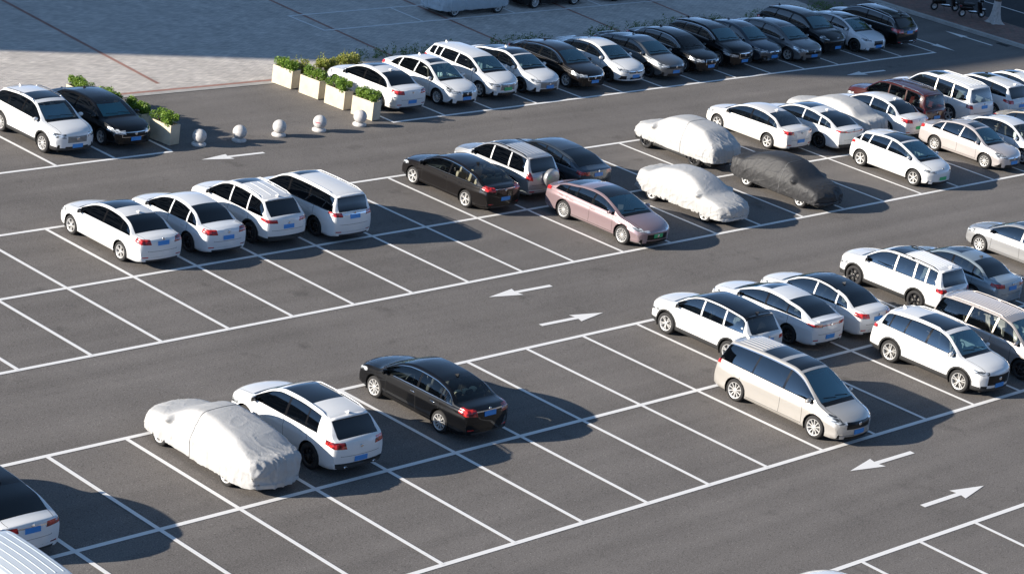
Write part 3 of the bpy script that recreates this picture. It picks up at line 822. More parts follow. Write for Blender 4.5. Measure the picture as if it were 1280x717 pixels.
# ------------------------------------------------------------------ fabric car covers
def make_covered(D, loc, nose, label_car, label_cover, group, group2, mat, seed=0, wheels='five', hem=.30, amp=1.0, steer=0.0, rot=0.0, cat='car', pockets=True, taut=False, strap=()):
    L, W = D['L'], D['W']; yoff = (D['faxle']+D['raxle'])/2
    root = empty('parked_car', (loc[0], loc[1], 0), (0 if nose > 0 else math.pi)+rot); tag(root, label_car, cat, group)
    add_wheels(D, root, wheels, yoff, steer)
    bm = bmesh.new()
    add_box(bm, (0, 0, .36), (W-.50, L-.35, .36), bev=.05)
    link(bpy.data.objects.new('underbody', mesh_from_bm('underbody', bm, M['under'])), root)
    for sd in (-1, 1):
        bm = bmesh.new(); add_box(bm, (sd*(W/2-.07), 0, D['zb']+.13), (.08, D['wb']-.80, .17), bev=.02)
        link(bpy.data.objects.new('sill', mesh_from_bm('sill', bm, M['plastic'], True)), root)
    H = half_sections(D, step=.14)
    bm, lc, ls, lp = shell_bm(D, H, yoff)
    bmesh.ops.delete(bm, geom=[f for f in bm.faces if f[lc] in (98, 0)], context='FACES')
    bmesh.ops.delete(bm, geom=[v for v in bm.verts if not v.link_faces], context='VERTS')
    bmesh.ops.remove_doubles(bm, verts=bm.verts[:], dist=.012)
    # even out the skin: the fabric spans hollows and rounds the edges
    for it in range(6): bmesh.ops.smooth_vert(bm, verts=[v for v in bm.verts if v.co.z > .45], factor=.5, use_axis_x=True, use_axis_y=True, use_axis_z=True)
    long_e = [e for e in bm.edges if e.calc_length() > .07]
    bmesh.ops.subdivide_edges(bm, edges=long_e, cuts=1, use_grid_fill=True)
    long_e = [e for e in bm.edges if e.calc_length() > .05]
    bmesh.ops.subdivide_edges(bm, edges=long_e, cuts=1, use_grid_fill=True)
    bmesh.ops.triangulate(bm, faces=[f for f in bm.faces if len(f.verts) > 4])
    for it in range(2): bmesh.ops.smooth_vert(bm, verts=[v for v in bm.verts if v.co.z > .4], factor=.5, use_axis_x=True, use_axis_y=True, use_axis_z=True)
    bm.normal_update()
    o3 = seed*7.3
    mir = L-D['wst']+.55-yoff
    rnd = random.Random(seed)
    folds = []
    for q in range(16):      # long drag folds running from points on the roof towards corners
        s0 = rnd.uniform(-L*.5, L*.5); folds.append((s0, rnd.uniform(-.6, .6), rnd.uniform(.02, .045), rnd.uniform(.4, 1)))
    for v in bm.verts:
        x, y, z = v.co; n = v.normal
        side = 1-min(1, abs(n.z)*1.15)
        low = 1-min(1, max(0, (z-.25)/(D['H']*.75)))
        ex = abs(y)/(L/2); endf = max(0, (ex-.62)/.38)
        # crisp ridged folds: fans of creases that run down the sides and gather at the ends
        def rdg(p, w_):
            q = abs(noise.noise(p)); return max(0.0, 1-q/w_)**1.3
        t = y+x*.8
        dg = y*.9-z*1.3
        q1 = rdg(Vector((t*3.4+o3, z*.9-y*.3, x*.5)), .16)
        q2 = rdg(Vector((t*7.5-o3, z*1.3+y*.5, x*1.2+5)), .20)
        q3 = rdg(Vector((dg*3.0+o3, y*.8+z*.8, x*1.7)), .13)
        q5 = rdg(Vector((y*5.1-z*4.2-o3, y*1.4+z*1.1, x*2.9)), .12)
        q4 = noise.noise(Vector((y*.9+o3, z*1.0, x*1.1)))
        d = .020+.010*q4
        d += (side*(.012+.015*low)+.030*endf)*q1*amp + (side*(.003+.010*low)+.020*endf)*q2*amp
        d += (.007+.012*side+.008*endf)*q3*amp + (.001+.004*side+.006*endf)*q5*amp
        for s0, sl, wd, am in folds:
            u = (y-s0-sl*(z-.8))/wd
            if abs(u) < 3: d += .011*am*amp*math.exp(-u*u)*(.10+.9*side)
        if pockets:
            for sd in (-1, 1):
                r2 = ((y-mir)/.125)**2+((z-(D['belt_f']+.06))/.10)**2
                if sd*x > 0 and r2 < 8 and side > .2:
                    v.co.x += sd*.20*math.exp(-(r2*.8)**1.5)
        v.co += n*d
        if z < .55:                      # hem: hangs in, wavy
            k = (.55-z)/.35
            wav = noise.noise(Vector((y*2.3+o3, x*2.3, 0)))
            v.co.z += (hem-.26+.05*wav)*max(0, min(1, k))
            v.co.x *= 1-.015*k
            v.co.y *= 1-.008*k
    straps = []
    for ys in strap:
        r = bmesh.ops.bisect_plane(bm, geom=bm.verts[:]+bm.edges[:]+bm.faces[:], dist=1e-5, plane_co=(0, ys, 0), plane_no=(0, 1, 0))
        vv = [g.co.copy() for g in r['geom_cut'] if isinstance(g, bmesh.types.BMVert)]
        vv.sort(key=lambda c: math.atan2(c.z-.1, c.x)); straps.append([c*1.0+Vector((c.x*.004, 0, .003)) for c in vv])
    for f in bm.faces: f.smooth = True
    me = bpy.data.meshes.new('car_cover'); bm.to_mesh(me); bm.free(); setmats(me, mat)
    c = bpy.data.objects.new('car_cover', me); COL.objects.link(c)
    c.location = root.location; c.rotation_euler = root.rotation_euler
    tag(c, label_cover, 'car cover', group2)
    for pts in straps:
        b2 = bmesh.new(); add_tube(b2, pts, .009, 5); obj('strap', mesh_from_bm('strap', b2, simple('cover_strap', (.20, .20, .20), .8) if 'cover_strap' not in bpy.data.materials else bpy.data.materials['cover_strap']), c)
    return root, c
def fabric(name, col, rough=.5, sheen=.0, metal=0.0):
    m, nt, b = newmat(name)
    tc = nt.nodes.new('ShaderNodeTexCoord')
    n = nt.nodes.new('ShaderNodeTexNoise'); n.inputs['Scale'].default_value = 5; n.inputs['Detail'].default_value = 6
    nt.links.new(tc.outputs['Object'], n.inputs['Vector'])
    r = nt.nodes.new('ShaderNodeMapRange'); r.inputs['To Min'].default_value = .86; r.inputs['To Max'].default_value = 1.08
    nt.links.new(n.outputs['Fac'], r.inputs['Value'])
    mx = nt.nodes.new('ShaderNodeVectorMath'); mx.operation = 'SCALE'; mx.inputs[0].default_value = col
    nt.links.new(r.outputs['Result'], mx.inputs['Scale']); nt.links.new(mx.outputs[0], b.inputs['Base Color'])
    b.inputs['Roughness'].default_value = rough; b.inputs['Metallic'].default_value = metal
    w = nt.nodes.new('ShaderNodeTexNoise'); w.inputs['Scale'].default_value = 4.5; w.inputs['Detail'].default_value = 3; w.inputs['Distortion'].default_value = 1.6
    nt.links.new(tc.outputs['Object'], w.inputs['Vector'])
    bp = nt.nodes.new('ShaderNodeBump'); bp.inputs['Strength'].default_value = .5; bp.inputs['Distance'].default_value = .03
    ab = nt.nodes.new('ShaderNodeMath'); ab.operation = 'SUBTRACT'; ab.inputs[1].default_value = .5; nt.links.new(w.outputs['Fac'], ab.inputs[0])
    ab2 = nt.nodes.new('ShaderNodeMath'); ab2.operation = 'ABSOLUTE'; nt.links.new(ab.outputs[0], ab2.inputs[0])
    bp.invert = True
    nt.links.new(ab2.outputs[0], bp.inputs['Height']); nt.links.new(bp.outputs['Normal'], b.inputs['Normal'])
    return m
EXPO = 0.8
TEST_CARS = None
random.seed(11)
build_materials()
SUN_EL, SUN_AZ = 19.0, -22.84            # direction the light travels: azimuth from +X
SD = Vector((math.cos(R_(SUN_AZ)), math.sin(R_(SUN_AZ)), 0))

# ------------------------------------------------------------------ world, sun, camera
w = bpy.data.worlds.new('World'); scene.world = w; w.use_nodes = True; nt = w.node_tree
sky = nt.nodes.new('ShaderNodeTexSky'); sky.sky_type = 'NISHITA'; sky.sun_disc = False
sky.sun_elevation = R_(SUN_EL); sky.sun_rotation = math.atan2(-SD.x, -SD.y)
sky.air_density = 1.1; sky.dust_density = .15; sky.ozone_density = 2.2
bw = nt.nodes.new('ShaderNodeRGBToBW'); nt.links.new(sky.outputs[0], bw.inputs[0])
tint = nt.nodes.new('ShaderNodeVectorMath'); tint.operation = 'SCALE'; tint.inputs[0].default_value = (.50, .93, 1.72); nt.links.new(bw.outputs[0], tint.inputs['Scale'])
mixs = nt.nodes.new('ShaderNodeMix'); mixs.data_type = 'RGBA'; mixs.inputs['Factor'].default_value = .95
nt.links.new(sky.outputs[0], mixs.inputs['A']); nt.links.new(tint.outputs[0], mixs.inputs['B']); nt.links.new(mixs.outputs['Result'], nt.nodes['Background'].inputs[0]); nt.nodes['Background'].inputs[1].default_value = .080
s = bpy.data.lights.new('sun', 'SUN'); s.energy = 5.0; s.angle = R_(.5); s.color = (1, .92, .81)
so = bpy.data.objects.new('sun', s); COL.objects.link(so); so.location = (0, 90, 80)
so.rotation_euler = Vector((SD.x*math.cos(R_(SUN_EL)), SD.y*math.cos(R_(SUN_EL)), -math.sin(R_(SUN_EL)))).to_track_quat('-Z', 'Y').to_euler()
cam = bpy.data.cameras.new('camera'); co = bpy.data.objects.new('camera', cam); COL.objects.link(co); scene.camera = co
yaw, pitch, roll = R_(46.814), R_(19.186), R_(8.017)
fwd = Vector((math.sin(yaw)*math.cos(pitch), math.cos(yaw)*math.cos(pitch), -math.sin(pitch)))
rt_ = Vector((math.cos(yaw), -math.sin(yaw), 0)); up = rt_.cross(fwd)
Rv = rt_*math.cos(roll)+up*math.sin(roll); Uv = -rt_*math.sin(roll)+up*math.cos(roll)
mw = Matrix((Rv, Uv, -fwd)).transposed().to_4x4(); mw.translation = (0, 0, 26.911); co.matrix_world = mw
cam.sensor_fit = 'HORIZONTAL'; cam.sensor_width = 36; cam.lens = 36*3101.234/1280; cam.clip_start = .5; cam.clip_end = 3000
scene.view_settings.view_transform = 'Standard'; scene.view_settings.look = 'None'; scene.view_settings.exposure = EXPO; scene.view_settings.gamma = 1

# ------------------------------------------------------------------ ground materials
def asphalt(name, base=(.184, .168, .155), tracks=True):
    m, nt, b = newmat(name); L = nt.links.new
    tc = nt.nodes.new('ShaderNodeTexCoord')
    fine = nt.nodes.new('ShaderNodeTexNoise'); fine.inputs['Scale'].default_value = 26; fine.inputs['Detail'].default_value = 6; fine.inputs['Roughness'].default_value = .75
    L(tc.outputs['Object'], fine.inputs['Vector'])
    vor = nt.nodes.new('ShaderNodeTexVoronoi'); vor.inputs['Scale'].default_value = 20
    L(tc.outputs['Object'], vor.inputs['Vector'])
    big = nt.nodes.new('ShaderNodeTexNoise'); big.inputs['Scale'].default_value = .22; big.inputs['Detail'].default_value = 7; big.inputs['Roughness'].default_value = .6
    L(tc.outputs['Object'], big.inputs['Vector'])
    mp = nt.nodes.new('ShaderNodeMapping'); mp.inputs['Scale'].default_value = (.035, .9, 1); L(tc.outputs['Object'], mp.inputs['Vector'])
    tr = nt.nodes.new('ShaderNodeTexNoise'); tr.inputs['Scale'].default_value = 1.3; tr.inputs['Detail'].default_value = 5; L(mp.outputs[0], tr.inputs['Vector'])
    def rng(src, a, b_, lo, hi):
        r = nt.nodes.new('ShaderNodeMapRange'); r.inputs['From Min'].default_value = a; r.inputs['From Max'].default_value = b_
        r.inputs['To Min'].default_value = lo; r.inputs['To Max'].default_value = hi; L(src, r.inputs['Value']); return r.outputs['Result']
    def mul(a, b_):
        n = nt.nodes.new('ShaderNodeMath'); n.operation = 'MULTIPLY'; L(a, n.inputs[0]); L(b_, n.inputs[1]); return n.outputs[0]
    k = mul(rng(fine.outputs['Fac'], .3, .7, .45, 1.55), rng(big.outputs['Fac'], .3, .7, .88, 1.12))
    k = mul(k, rng(tr.outputs['Fac'], .35, .68, .90, 1.10))
    k = mul(k, rng(vor.outputs['Distance'], 0, .35, 1.35, .95))
    v2 = nt.nodes.new('ShaderNodeTexVoronoi'); v2.inputs['Scale'].default_value = 13; L(tc.outputs['Object'], v2.inputs['Vector'])
    sp = nt.nodes.new('ShaderNodeSeparateColor'); L(v2.outputs['Color'], sp.inputs[0])
    pk = nt.nodes.new('ShaderNodeMath'); pk.operation = 'GREATER_THAN'; pk.inputs[1].default_value = .62; L(sp.outputs[0], pk.inputs[0])
    ds = rng(v2.outputs['Distance'], .18, .30, 1.0, 0.0); pd = mul(pk.outputs[0], ds)
    k = mul(k, rng(pd, 0, 1, .98, 1.4))
    pk2 = nt.nodes.new('ShaderNodeMath'); pk2.operation = 'LESS_THAN'; pk2.inputs[1].default_value = .35; L(sp.outputs[1], pk2.inputs[0])
    k = mul(k, rng(mul(pk2.outputs[0], rng(v2.outputs['Distance'], .25, .42, 1.0, 0.0)), 0, 1, 1.0, .72))
    # oil stains
    st = nt.nodes.new('ShaderNodeTexNoise'); st.inputs['Scale'].default_value = .8; st.inputs['Detail'].default_value = 3; L(tc.outputs['Object'], st.inputs['Vector'])
    k = mul(k, rng(st.outputs['Fac'], .24, .36, .72, 1.0))
    # fine cracks
    wv = nt.nodes.new('ShaderNodeTexNoise'); wv.inputs['Scale'].default_value = .6; wv.inputs['Detail'].default_value = 8; L(tc.outputs['Object'], wv.inputs['Vector'])
    va = nt.nodes.new('ShaderNodeVectorMath'); va.operation = 'MULTIPLY_ADD'; va.inputs[1].default_value = (3, 3, 3); L(wv.outputs['Color'], va.inputs[0]); L(tc.outputs['Object'], va.inputs[2])
    ck = nt.nodes.new('ShaderNodeTexVoronoi'); ck.feature = 'DISTANCE_TO_EDGE'; ck.inputs['Scale'].default_value = .11; L(va.outputs[0], ck.inputs['Vector'])
    k = mul(k, rng(ck.outputs['Distance'], .0, .0022, .80, 1.0))
    sc = nt.nodes.new('ShaderNodeVectorMath'); sc.operation = 'SCALE'; sc.inputs[0].default_value = base; L(k, sc.inputs['Scale'])
    L(sc.outputs[0], b.inputs['Base Color']); b.inputs['Roughness'].default_value = .93; b.inputs['Specular IOR Level'].default_value = .25
    bp = nt.nodes.new('ShaderNodeBump'); bp.inputs['Strength'].default_value = .35; bp.inputs['Distance'].default_value = .006
    L(fine.outputs['Fac'], bp.inputs['Height']); L(bp.outputs['Normal'], b.inputs['Normal'])
    return m
def bricks(name, c1, c2, mortar, rot, sx=.24, sy=.12, patch=.2):
    m, nt, b = newmat(name); L = nt.links.new
    tc = nt.nodes.new('ShaderNodeTexCoord'); mp = nt.nodes.new('ShaderNodeMapping'); mp.inputs['Rotation'].default_value = (0, 0, R_(rot)); L(tc.outputs['Object'], mp.inputs['Vector'])
    br = nt.nodes.new('ShaderNodeTexBrick'); br.inputs['Scale'].default_value = 1; br.inputs['Brick Width'].default_value = sx; br.inputs['Row Height'].default_value = sy
    br.inputs['Mortar Size'].default_value = .010; br.inputs['Color1'].default_value = (*c1, 1); br.inputs['Color2'].default_value = (*c2, 1); br.inputs['Mortar'].default_value = (*mortar, 1)
    L(mp.outputs[0], br.inputs['Vector'])
    n = nt.nodes.new('ShaderNodeTexNoise'); n.inputs['Scale'].default_value = .8; n.inputs['Detail'].default_value = 9; n.inputs['Roughness'].default_value = .7; L(tc.outputs['Object'], n.inputs['Vector'])
    r = nt.nodes.new('ShaderNodeMapRange'); r.inputs['From Min'].default_value = .3; r.inputs['From Max'].default_value = .7; r.inputs['To Min'].default_value = 1-patch; r.inputs['To Max'].default_value = 1+patch; L(n.outputs['Fac'], r.inputs['Value'])
    mp2 = nt.nodes.new('ShaderNodeMapping'); mp2.inputs['Rotation'].default_value = (0, 0, R_(rot)); mp2.inputs['Scale'].default_value = (2.2, 7, 1); L(tc.outputs['Object'], mp2.inputs['Vector'])
    n2 = nt.nodes.new('ShaderNodeTexNoise'); n2.inputs['Scale'].default_value = 1; n2.inputs['Detail'].default_value = 3; L(mp2.outputs[0], n2.inputs['Vector'])
    r2 = nt.nodes.new('ShaderNodeMapRange'); r2.inputs['From Min'].default_value = .3; r2.inputs['From Max'].default_value = .7; r2.inputs['To Min'].default_value = .80; r2.inputs['To Max'].default_value = 1.14; L(n2.outputs['Fac'], r2.inputs['Value'])
    mu = nt.nodes.new('ShaderNodeMath'); mu.operation = 'MULTIPLY'; L(r.outputs[0], mu.inputs[0]); L(r2.outputs[0], mu.inputs[1])
    sc = nt.nodes.new('ShaderNodeVectorMath'); sc.operation = 'SCALE'; L(br.outputs['Color'], sc.inputs[0]); L(mu.outputs[0], sc.inputs['Scale']); L(sc.outputs[0], b.inputs['Base Color'])
    b.inputs['Roughness'].default_value = .9
    bp = nt.nodes.new('ShaderNodeBump'); bp.inputs['Strength'].default_value = .5; bp.inputs['Distance'].default_value = .01; bp.invert = True
    L(br.outputs['Fac'], bp.inputs['Height']); L(bp.outputs['Normal'], b.inputs['Normal'])
    return m
def linepaint(name):
    m, nt, b = newmat(name); L = nt.links.new
    tc = nt.nodes.new('ShaderNodeTexCoord'); n = nt.nodes.new('ShaderNodeTexNoise'); n.inputs['Scale'].default_value = 14; n.inputs['Detail'].default_value = 8; n.inputs['Roughness'].default_value = .7
    L(tc.outputs['Object'], n.inputs['Vector'])
    n2 = nt.nodes.new('ShaderNodeTexNoise'); n2.inputs['Scale'].default_value = .7; n2.inputs['Detail'].default_value = 4; L(tc.outputs['Object'], n2.inputs['Vector'])
    ad = nt.nodes.new('ShaderNodeMath'); ad.operation = 'MULTIPLY_ADD'; ad.inputs[1].default_value = .5; L(n2.outputs['Fac'], ad.inputs[0]); L(n.outputs['Fac'], ad.inputs[2])
    cr = nt.nodes.new('ShaderNodeValToRGB'); cr.color_ramp.elements[0].position = .44; cr.color_ramp.elements[0].color = (.26, .25, .24, 1)
    cr.color_ramp.elements[1].position = .60; cr.color_ramp.elements[1].color = (.86, .84, .81, 1)
    L(ad.outputs[0], cr.inputs[0]); L(cr.outputs[0], b.inputs['Base Color']); b.inputs['Roughness'].default_value = .75
    return m
ASP = asphalt('asphalt'); PAINTW = linepaint('white_road_paint')
BRK = bricks('pale_paving', (.68, .62, .55), (.55, .50, .455), (.38, .35, .32), 14)
REDB = bricks('red_paving', (.42, .19, .15), (.36, .17, .13), (.34, .27, .22), 5, .2, .1)
SIDE = bricks('sidewalk_red_paving', (.26, .13, .10), (.20, .13, .10), (.12, .09, .08), 0, .3, .15)
CURB = simple('concrete_kerb', (.42, .40, .37), .85, bump=.3, bscale=30, var=.15, vscale=2)
DROAD = asphalt('road_asphalt', (.045, .045, .047))
def sheet(name, pts, z, mat, kind='structure', thick=0):
    bm = bmesh.new()
    vs = [bm.verts.new((x, y, z)) for x, y in pts]; f = bm.faces.new(vs)
    if f.normal.z < 0 or True: bm.normal_update()
    if thick:
        vb = [bm.verts.new((x, y, z-thick)) for x, y in pts]
        n = len(pts)
        for k in range(n): bm.faces.new((vs[k], vb[k], vb[(k+1) % n], vs[(k+1) % n]))
    bmesh.ops.recalc_face_normals(bm, faces=bm.faces[:])
    if f.is_valid and f.normal.z < 0: bmesh.ops.reverse_faces(bm, faces=bm.faces[:])
    o = obj(name, mesh_from_bm(name, bm, mat)); o['kind'] = kind
    return o
def rect(x0, y0, x1, y1): return [(x0, y0), (x1, y0), (x1, y1), (x0, y1)]
sheet('ground', rect(-900, -900, 1500, 1500), 0, ASP)
sheet('plaza', [(20, 75.85), (54, 75.85), (65.6, 75.45), (66.6, 76.3), (102.6, 76.3), (103.4, 84), (107.5, 84), (107.5, 160), (20, 160)], .006, BRK)
sheet('plaza_border', [(20, 75.85), (54, 75.85), (65.4, 75.45), (65.4, 75.66), (54, 76.06), (20, 76.06)], .011, REDB)
sheet('plaza_kerb', [(20, 75.52), (54, 75.52), (65.4, 75.10), (65.4, 75.43), (54, 75.83), (20, 75.83)], .016, CURB)
def strip(name, a, b, wd, z, mat):
    a = Vector(a); b = Vector(b); d = (b-a).normalized(); n = Vector((-d.y, d.x))*wd/2
    return sheet(name, [(a-n)[:], (b-n)[:], (b+n)[:], (a+n)[:]], z, mat)
for x0, y0, sl in ((60.1, 82, .115), (72.95, 82, .11), (79.95, 82, .12), (87.75, 81, .15), (93.9, 81, .16), (53, 82, .115)):
    strip('red_paving_line', (x0+sl*(76.6-y0), 76.6), (x0+sl*(130-y0)*.8, 130), .19, .011, REDB)
# right side: kerb, sidewalk, road beyond
sheet('kerb', [(107.55, 76), (107.95, 62), (108.6, 40), (112, -40), (112.3, -40), (108.9, 40), (108.25, 62), (107.85, 76), (107.85, 170), (107.55, 170)], .16, CURB, thick=.2)
sheet('sidewalk', [(107.86, 76), (108.26, 62), (108.91, 40), (112.31, -40), (114, -40), (112.2, 40), (111.6, 62), (111.4, 76), (111.2, 170), (107.86, 170)], .15, SIDE, thick=.2)
sheet('road', [(111.25, 170), (111.45, 76), (111.65, 62), (112.25, 40), (114.05, -40), (131, -40), (128, 170)], .008, DROAD)
strip('road_marking', (115.3, -20), (115.4, 150), .12, .013, PAINTW)

LW = .155
def marks(name, segs, z=.012):
    bm = bmesh.new()
    for (x0, y0, x1, y1, wd) in segs:
        a = Vector((x0, y0)); b = Vector((x1, y1)); d = (b-a).normalized(); n = Vector((-d.y, d.x))*wd/2
        bm.faces.new([bm.verts.new((*p, z)) for p in (a-n, b-n, b+n, a+n)])
    bm.normal_update()
    for f in bm.faces:
        if f.normal.z < 0: f.normal_flip()
    o = obj(name, mesh_from_bm(name, bm, PAINTW)); o['kind'] = 'structure'; return o
def block(y0, ym, y1, xs, xa, xb):
    h = LW/2
    marks('parking_line', [(xa, y0, xb, y0, LW)], .012)
    if ym: marks('parking_line', [(xa, ym, xb, ym, LW)], .012)
    if y1: marks('parking_line', [(xa, y1, xb, y1, LW)], .012)
    t = y1 if y1 else y0+5.4
    marks('stall_lines', [(x, y0, x, t-(h if y1 else 0), .135) for x in xs], .0155)
block(53.852, 58.738, 63.607, [40.288+2.5*k for k in range(-2, 27)], 34, 104.6)
block(38.749, 43.717, 48.633, [32.671+2.516*k for k in range(-3, 29)], 24, 102.9)
xs = [65.47, 68.27, 70.96, 73.58, 76.28, 78.86, 81.46, 83.96, 86.46, 88.92, 91.38, 93.95, 96.45, 98.93, 101.6]
marks('parking_line', [(65.40, 69.09, 101.67, 69.03, LW)]); marks('stall_lines', [(x, 69.09, x, 74.6, .135) for x in xs], .0155)
marks('parking_line', [(40, 69.11, 54.5, 69.02, LW)]); marks('stall_lines', [(49.455+2.52*k, 69.07, 49.455+2.52*k+.03, 74.4, .135) for k in range(-3, 3)], .0155)
marks('parking_line', [(46, 33.46, 100, 33.0, LW)]); marks('stall_lines', [(50.3+2.517*k, 33.43-.009*k*2.5-5, 50.3+2.517*k, 33.43-.009*k*2.5, .135) for k in range(-1, 18)], .0155)
marks('parking_line', [(72.13, 81.38, 106, 81.1, .13), (72.13, 83.92, 106, 83.6, .13)], .013); marks('stall_lines', [(72.2+5.98*k, 81.35-.01*k, 72.2+5.98*k+.15*(k > 0), 83.9-.03*k, .13) for k in range(6)], .0165)
def arrow(tip, end):
    t = Vector(tip); e = Vector(end); d = (e-t).normalized(); n = Vector((-d.y, d.x)); hl = 1.28
    P = [t, t+d*hl+n*.29, t+d*(hl-.06)+n*.085, e+n*.085, e-n*.085, t+d*(hl-.06)-n*.085, t+d*hl-n*.29]
    sheet('direction_arrow', [p[:] for p in P], .012, PAINTW)
for t, e in (((54.93, 67.83), (57.75, 67.7)), ((54.94, 52.52), (57.75, 52.45)), ((57.55, 49.83), (54.72, 49.9)), ((54.88, 37.4), (57.8, 37.37)), ((57.77, 34.77), (54.85, 34.79)),
             ((92.71, 67.6), (95.6, 67.55)), ((106.37, 71.93), (106.47, 68.98)), ((103.13, 68.9), (103.0, 71.65)), ((94, 52.5), (96.9, 52.45)), ((97.5, 49.8), (94.6, 49.85))):
    arrow(t, e)

# ------------------------------------------------------------------ the cars
WB = 'white cars parked in the lot'; G = {'E': 'cars parked beside the left planters', 'A': 'cars parked along the back row', 'B': 'cars parked in the upper double row', 'C': 'cars parked in the lower double row', 'T': 'cars parked on the paved plaza', 'D': 'cars parked in the front row'}
def P(D, cx, yF=None, yR=None, yRear=None, yFront=None, nose=1):
    half = D['wb']/2
    if yF is not None: y = yF-nose*half
    elif yR is not None: y = yR+nose*half
    elif yRear is not None: y = yRear+nose*(D['raxle']+half)
    elif yFront is not None: y = yFront-nose*(D['foh']+half)
    return (cx, y)
def car(kind, dims, cx, nose, where, label, grp, **kw):
    D = shape(kind, **dims); return make_car(D, P(D, cx, nose=nose, **where), nose, label, G[grp], **kw)
sed = dict(kind='sedan')
CARS = []
def C_(*a, **k): CARS.append((a, k))
# --- left group by the planters (facing the viewer)
C_('suv', dict(L=4.55, H=1.69, wb=2.69), 50.75, -1, dict(yF=70.6), 'white suv with a blue foil sunshade behind its windshield and chrome roof rails', 'E', cat='suv', sun=(1.98, 2.75), rails='chrome', wheels='ten', shade=True, screen='shadeglass',
   clad=True, grille=(.40, .56, .80, 'grillechrome', False), intake=(.62, .28, .42), head=(.46, .70, .86, .60), plate_fz=.44)
C_('sedan', dict(L=4.9, W=1.86, H=1.46, wb=2.83, foh=.95), 53.3, -1, dict(yF=70.62), 'black sedan with a teal sunshade parked beside the left row of planters', 'E', cat='sedan', col='black', shade='shadeteal', screen='shadeglass', wheels='twin',
   grille=(.56, .50, .70, 'grillemat', True), head=(.42, .60, .74, .60))
# --- back row, left to right
C_('sedan', dict(L=4.66, H=1.47, wb=2.69, plate=None) if False else dict(L=4.66, H=1.47, wb=2.69), 67.0, 1, dict(yRear=69.75), 'white sedan seen from behind right next to the right row of planters', 'A', cat='sedan',
   sun=(1.95, 2.6, 1), roof=None, glass='dark', plate_rz=.52, tail=(.42, .84, .97, .36))
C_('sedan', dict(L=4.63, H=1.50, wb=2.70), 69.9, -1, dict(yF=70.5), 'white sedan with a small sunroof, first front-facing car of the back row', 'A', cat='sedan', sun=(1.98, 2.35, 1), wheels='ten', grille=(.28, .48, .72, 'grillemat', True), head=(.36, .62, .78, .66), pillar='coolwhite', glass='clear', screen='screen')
C_('hatch', dict(L=4.6, H=1.54, wb=2.67, sQ=.80, dC=.45, rb=.14, rt=.50), 72.55, -1, dict(yF=70.75), 'white electric wagon with a green plate and dark slatted grille in the back row', 'A', cat='wagon', sun=None, plate='greenplate', grille=(.40, .46, .74, 'grillechrome', True), wheels='five', glass='glass', plate_fz=.52, pillar='coolwhite')
C_('fastback', dict(L=4.75, H=1.45, wb=2.8), 74.9, -1, dict(yF=70.65), 'white sedan with a black glass roof and chrome slatted front in the back row', 'A', cat='sedan', sun=(1.95, 2.9), wheels='multi_black', grille=(.50, .40, .66, 'grillechrome', False), head=(.50, .60, .72, .5))
C_('sedan', dict(L=4.9, W=1.86, H=1.46, wb=2.83, rb=.5, rt=1.5, sQ=.98), 77.65, -1, dict(yF=70.62), 'brown black sedan with bright window surround between two white sedans of the back row', 'A', cat='sedan', col='blackbrown', wheels='star', grille=(.40, .48, .68, 'grillemat', True), glass='glass', rails=None, fin='trim', dlochrome=True)
C_('sedan', dict(L=4.6, H=1.44, wb=2.65), 80.3, -1, dict(yF=70.65), 'white plain roofed sedan between a brown black sedan and a grey sedan', 'A', cat='sedan', wheels='five_black', grille=(.42, .56, .66, 'grillemat', True), intake=(.46, .30, .40), glass='glass', pillar='trim', spoiler=True)
C_('fastback', dict(L=4.7, H=1.44, wb=2.7), 82.9, -1, dict(yF=70.6), 'grey sedan with a black rear spoiler and black wheels, its bonnet half in sunlight', 'A', cat='sedan', col='grey', wheels='five_black', grille=(.56, .58, .68, 'grillemat', False), intake=(.6, .24, .36), spoiler=True)
C_('sedan', dict(L=4.85, W=1.84, H=1.46, wb=2.78), 85.45, -1, dict(yF=70.75), 'black sedan with a rounded v grille parked right of the grey sedan with black wheels', 'A', cat='sedan', col='black', wheels='twin', grille=(.34, .50, .74, 'grillemat', True), screen='clear', dlochrome=True)
C_('suv', dict(L=4.5, H=1.62, wb=2.66), 88.0, -1, dict(yFront=70.0), 'black compact suv with a chrome edged pentagon grille in the back row', 'A', cat='suv', col='black', grille=(.36, .56, .80, 'grillemat', True), rails='trim', wheels='twin', dlochrome=True)
C_('sedan', dict(L=4.6, H=1.47, wb=2.65), 90.25, -1, dict(yF=71.0), 'slate blue sedan between the compact black suv and a grey sedan of the back row', 'A', cat='sedan', col='darkblue', wheels='twin', grille=(.30, .56, .68, 'grillemat', True), intake=(.4, .26, .4), sun=(1.95, 2.4, 1))
C_('sedan', dict(L=4.9, W=1.86, H=1.46, wb=2.83), 92.55, -1, dict(yF=70.45), 'grey sedan with a wide dark grille and small sunroof in the back row', 'A', cat='sedan', col='grey', wheels='twin', grille=(.56, .50, .70, 'grillemat', False), sun=(1.95, 2.4, 1))
C_('suv', dict(L=4.7, W=1.92, H=1.64, wb=2.8, tum=.5, hood_f=.93), 95.25, -1, dict(yFront=70.25), 'black suv with oval headlights and a rounded bonnet near the end of the back row', 'A', cat='suv', col='black', grille=None, intake=(.66, .32, .56), head=(.58, .78, .92, .5), wheels='five_black')
C_('sedan', dict(L=4.67, W=1.85, H=1.43, wb=2.83, foh=.82), 97.8, -1, dict(yF=70.55), 'white sporty sedan with black wheels and dark glass roof, second last of back row', 'A', cat='sedan', col='coolwhite', wheels='five_black', grille=(.34, .48, .70, 'grillemat', False), intake=(.70, .24, .38), sun=(1.95, 2.9), head=(.5, .64, .74, .5))
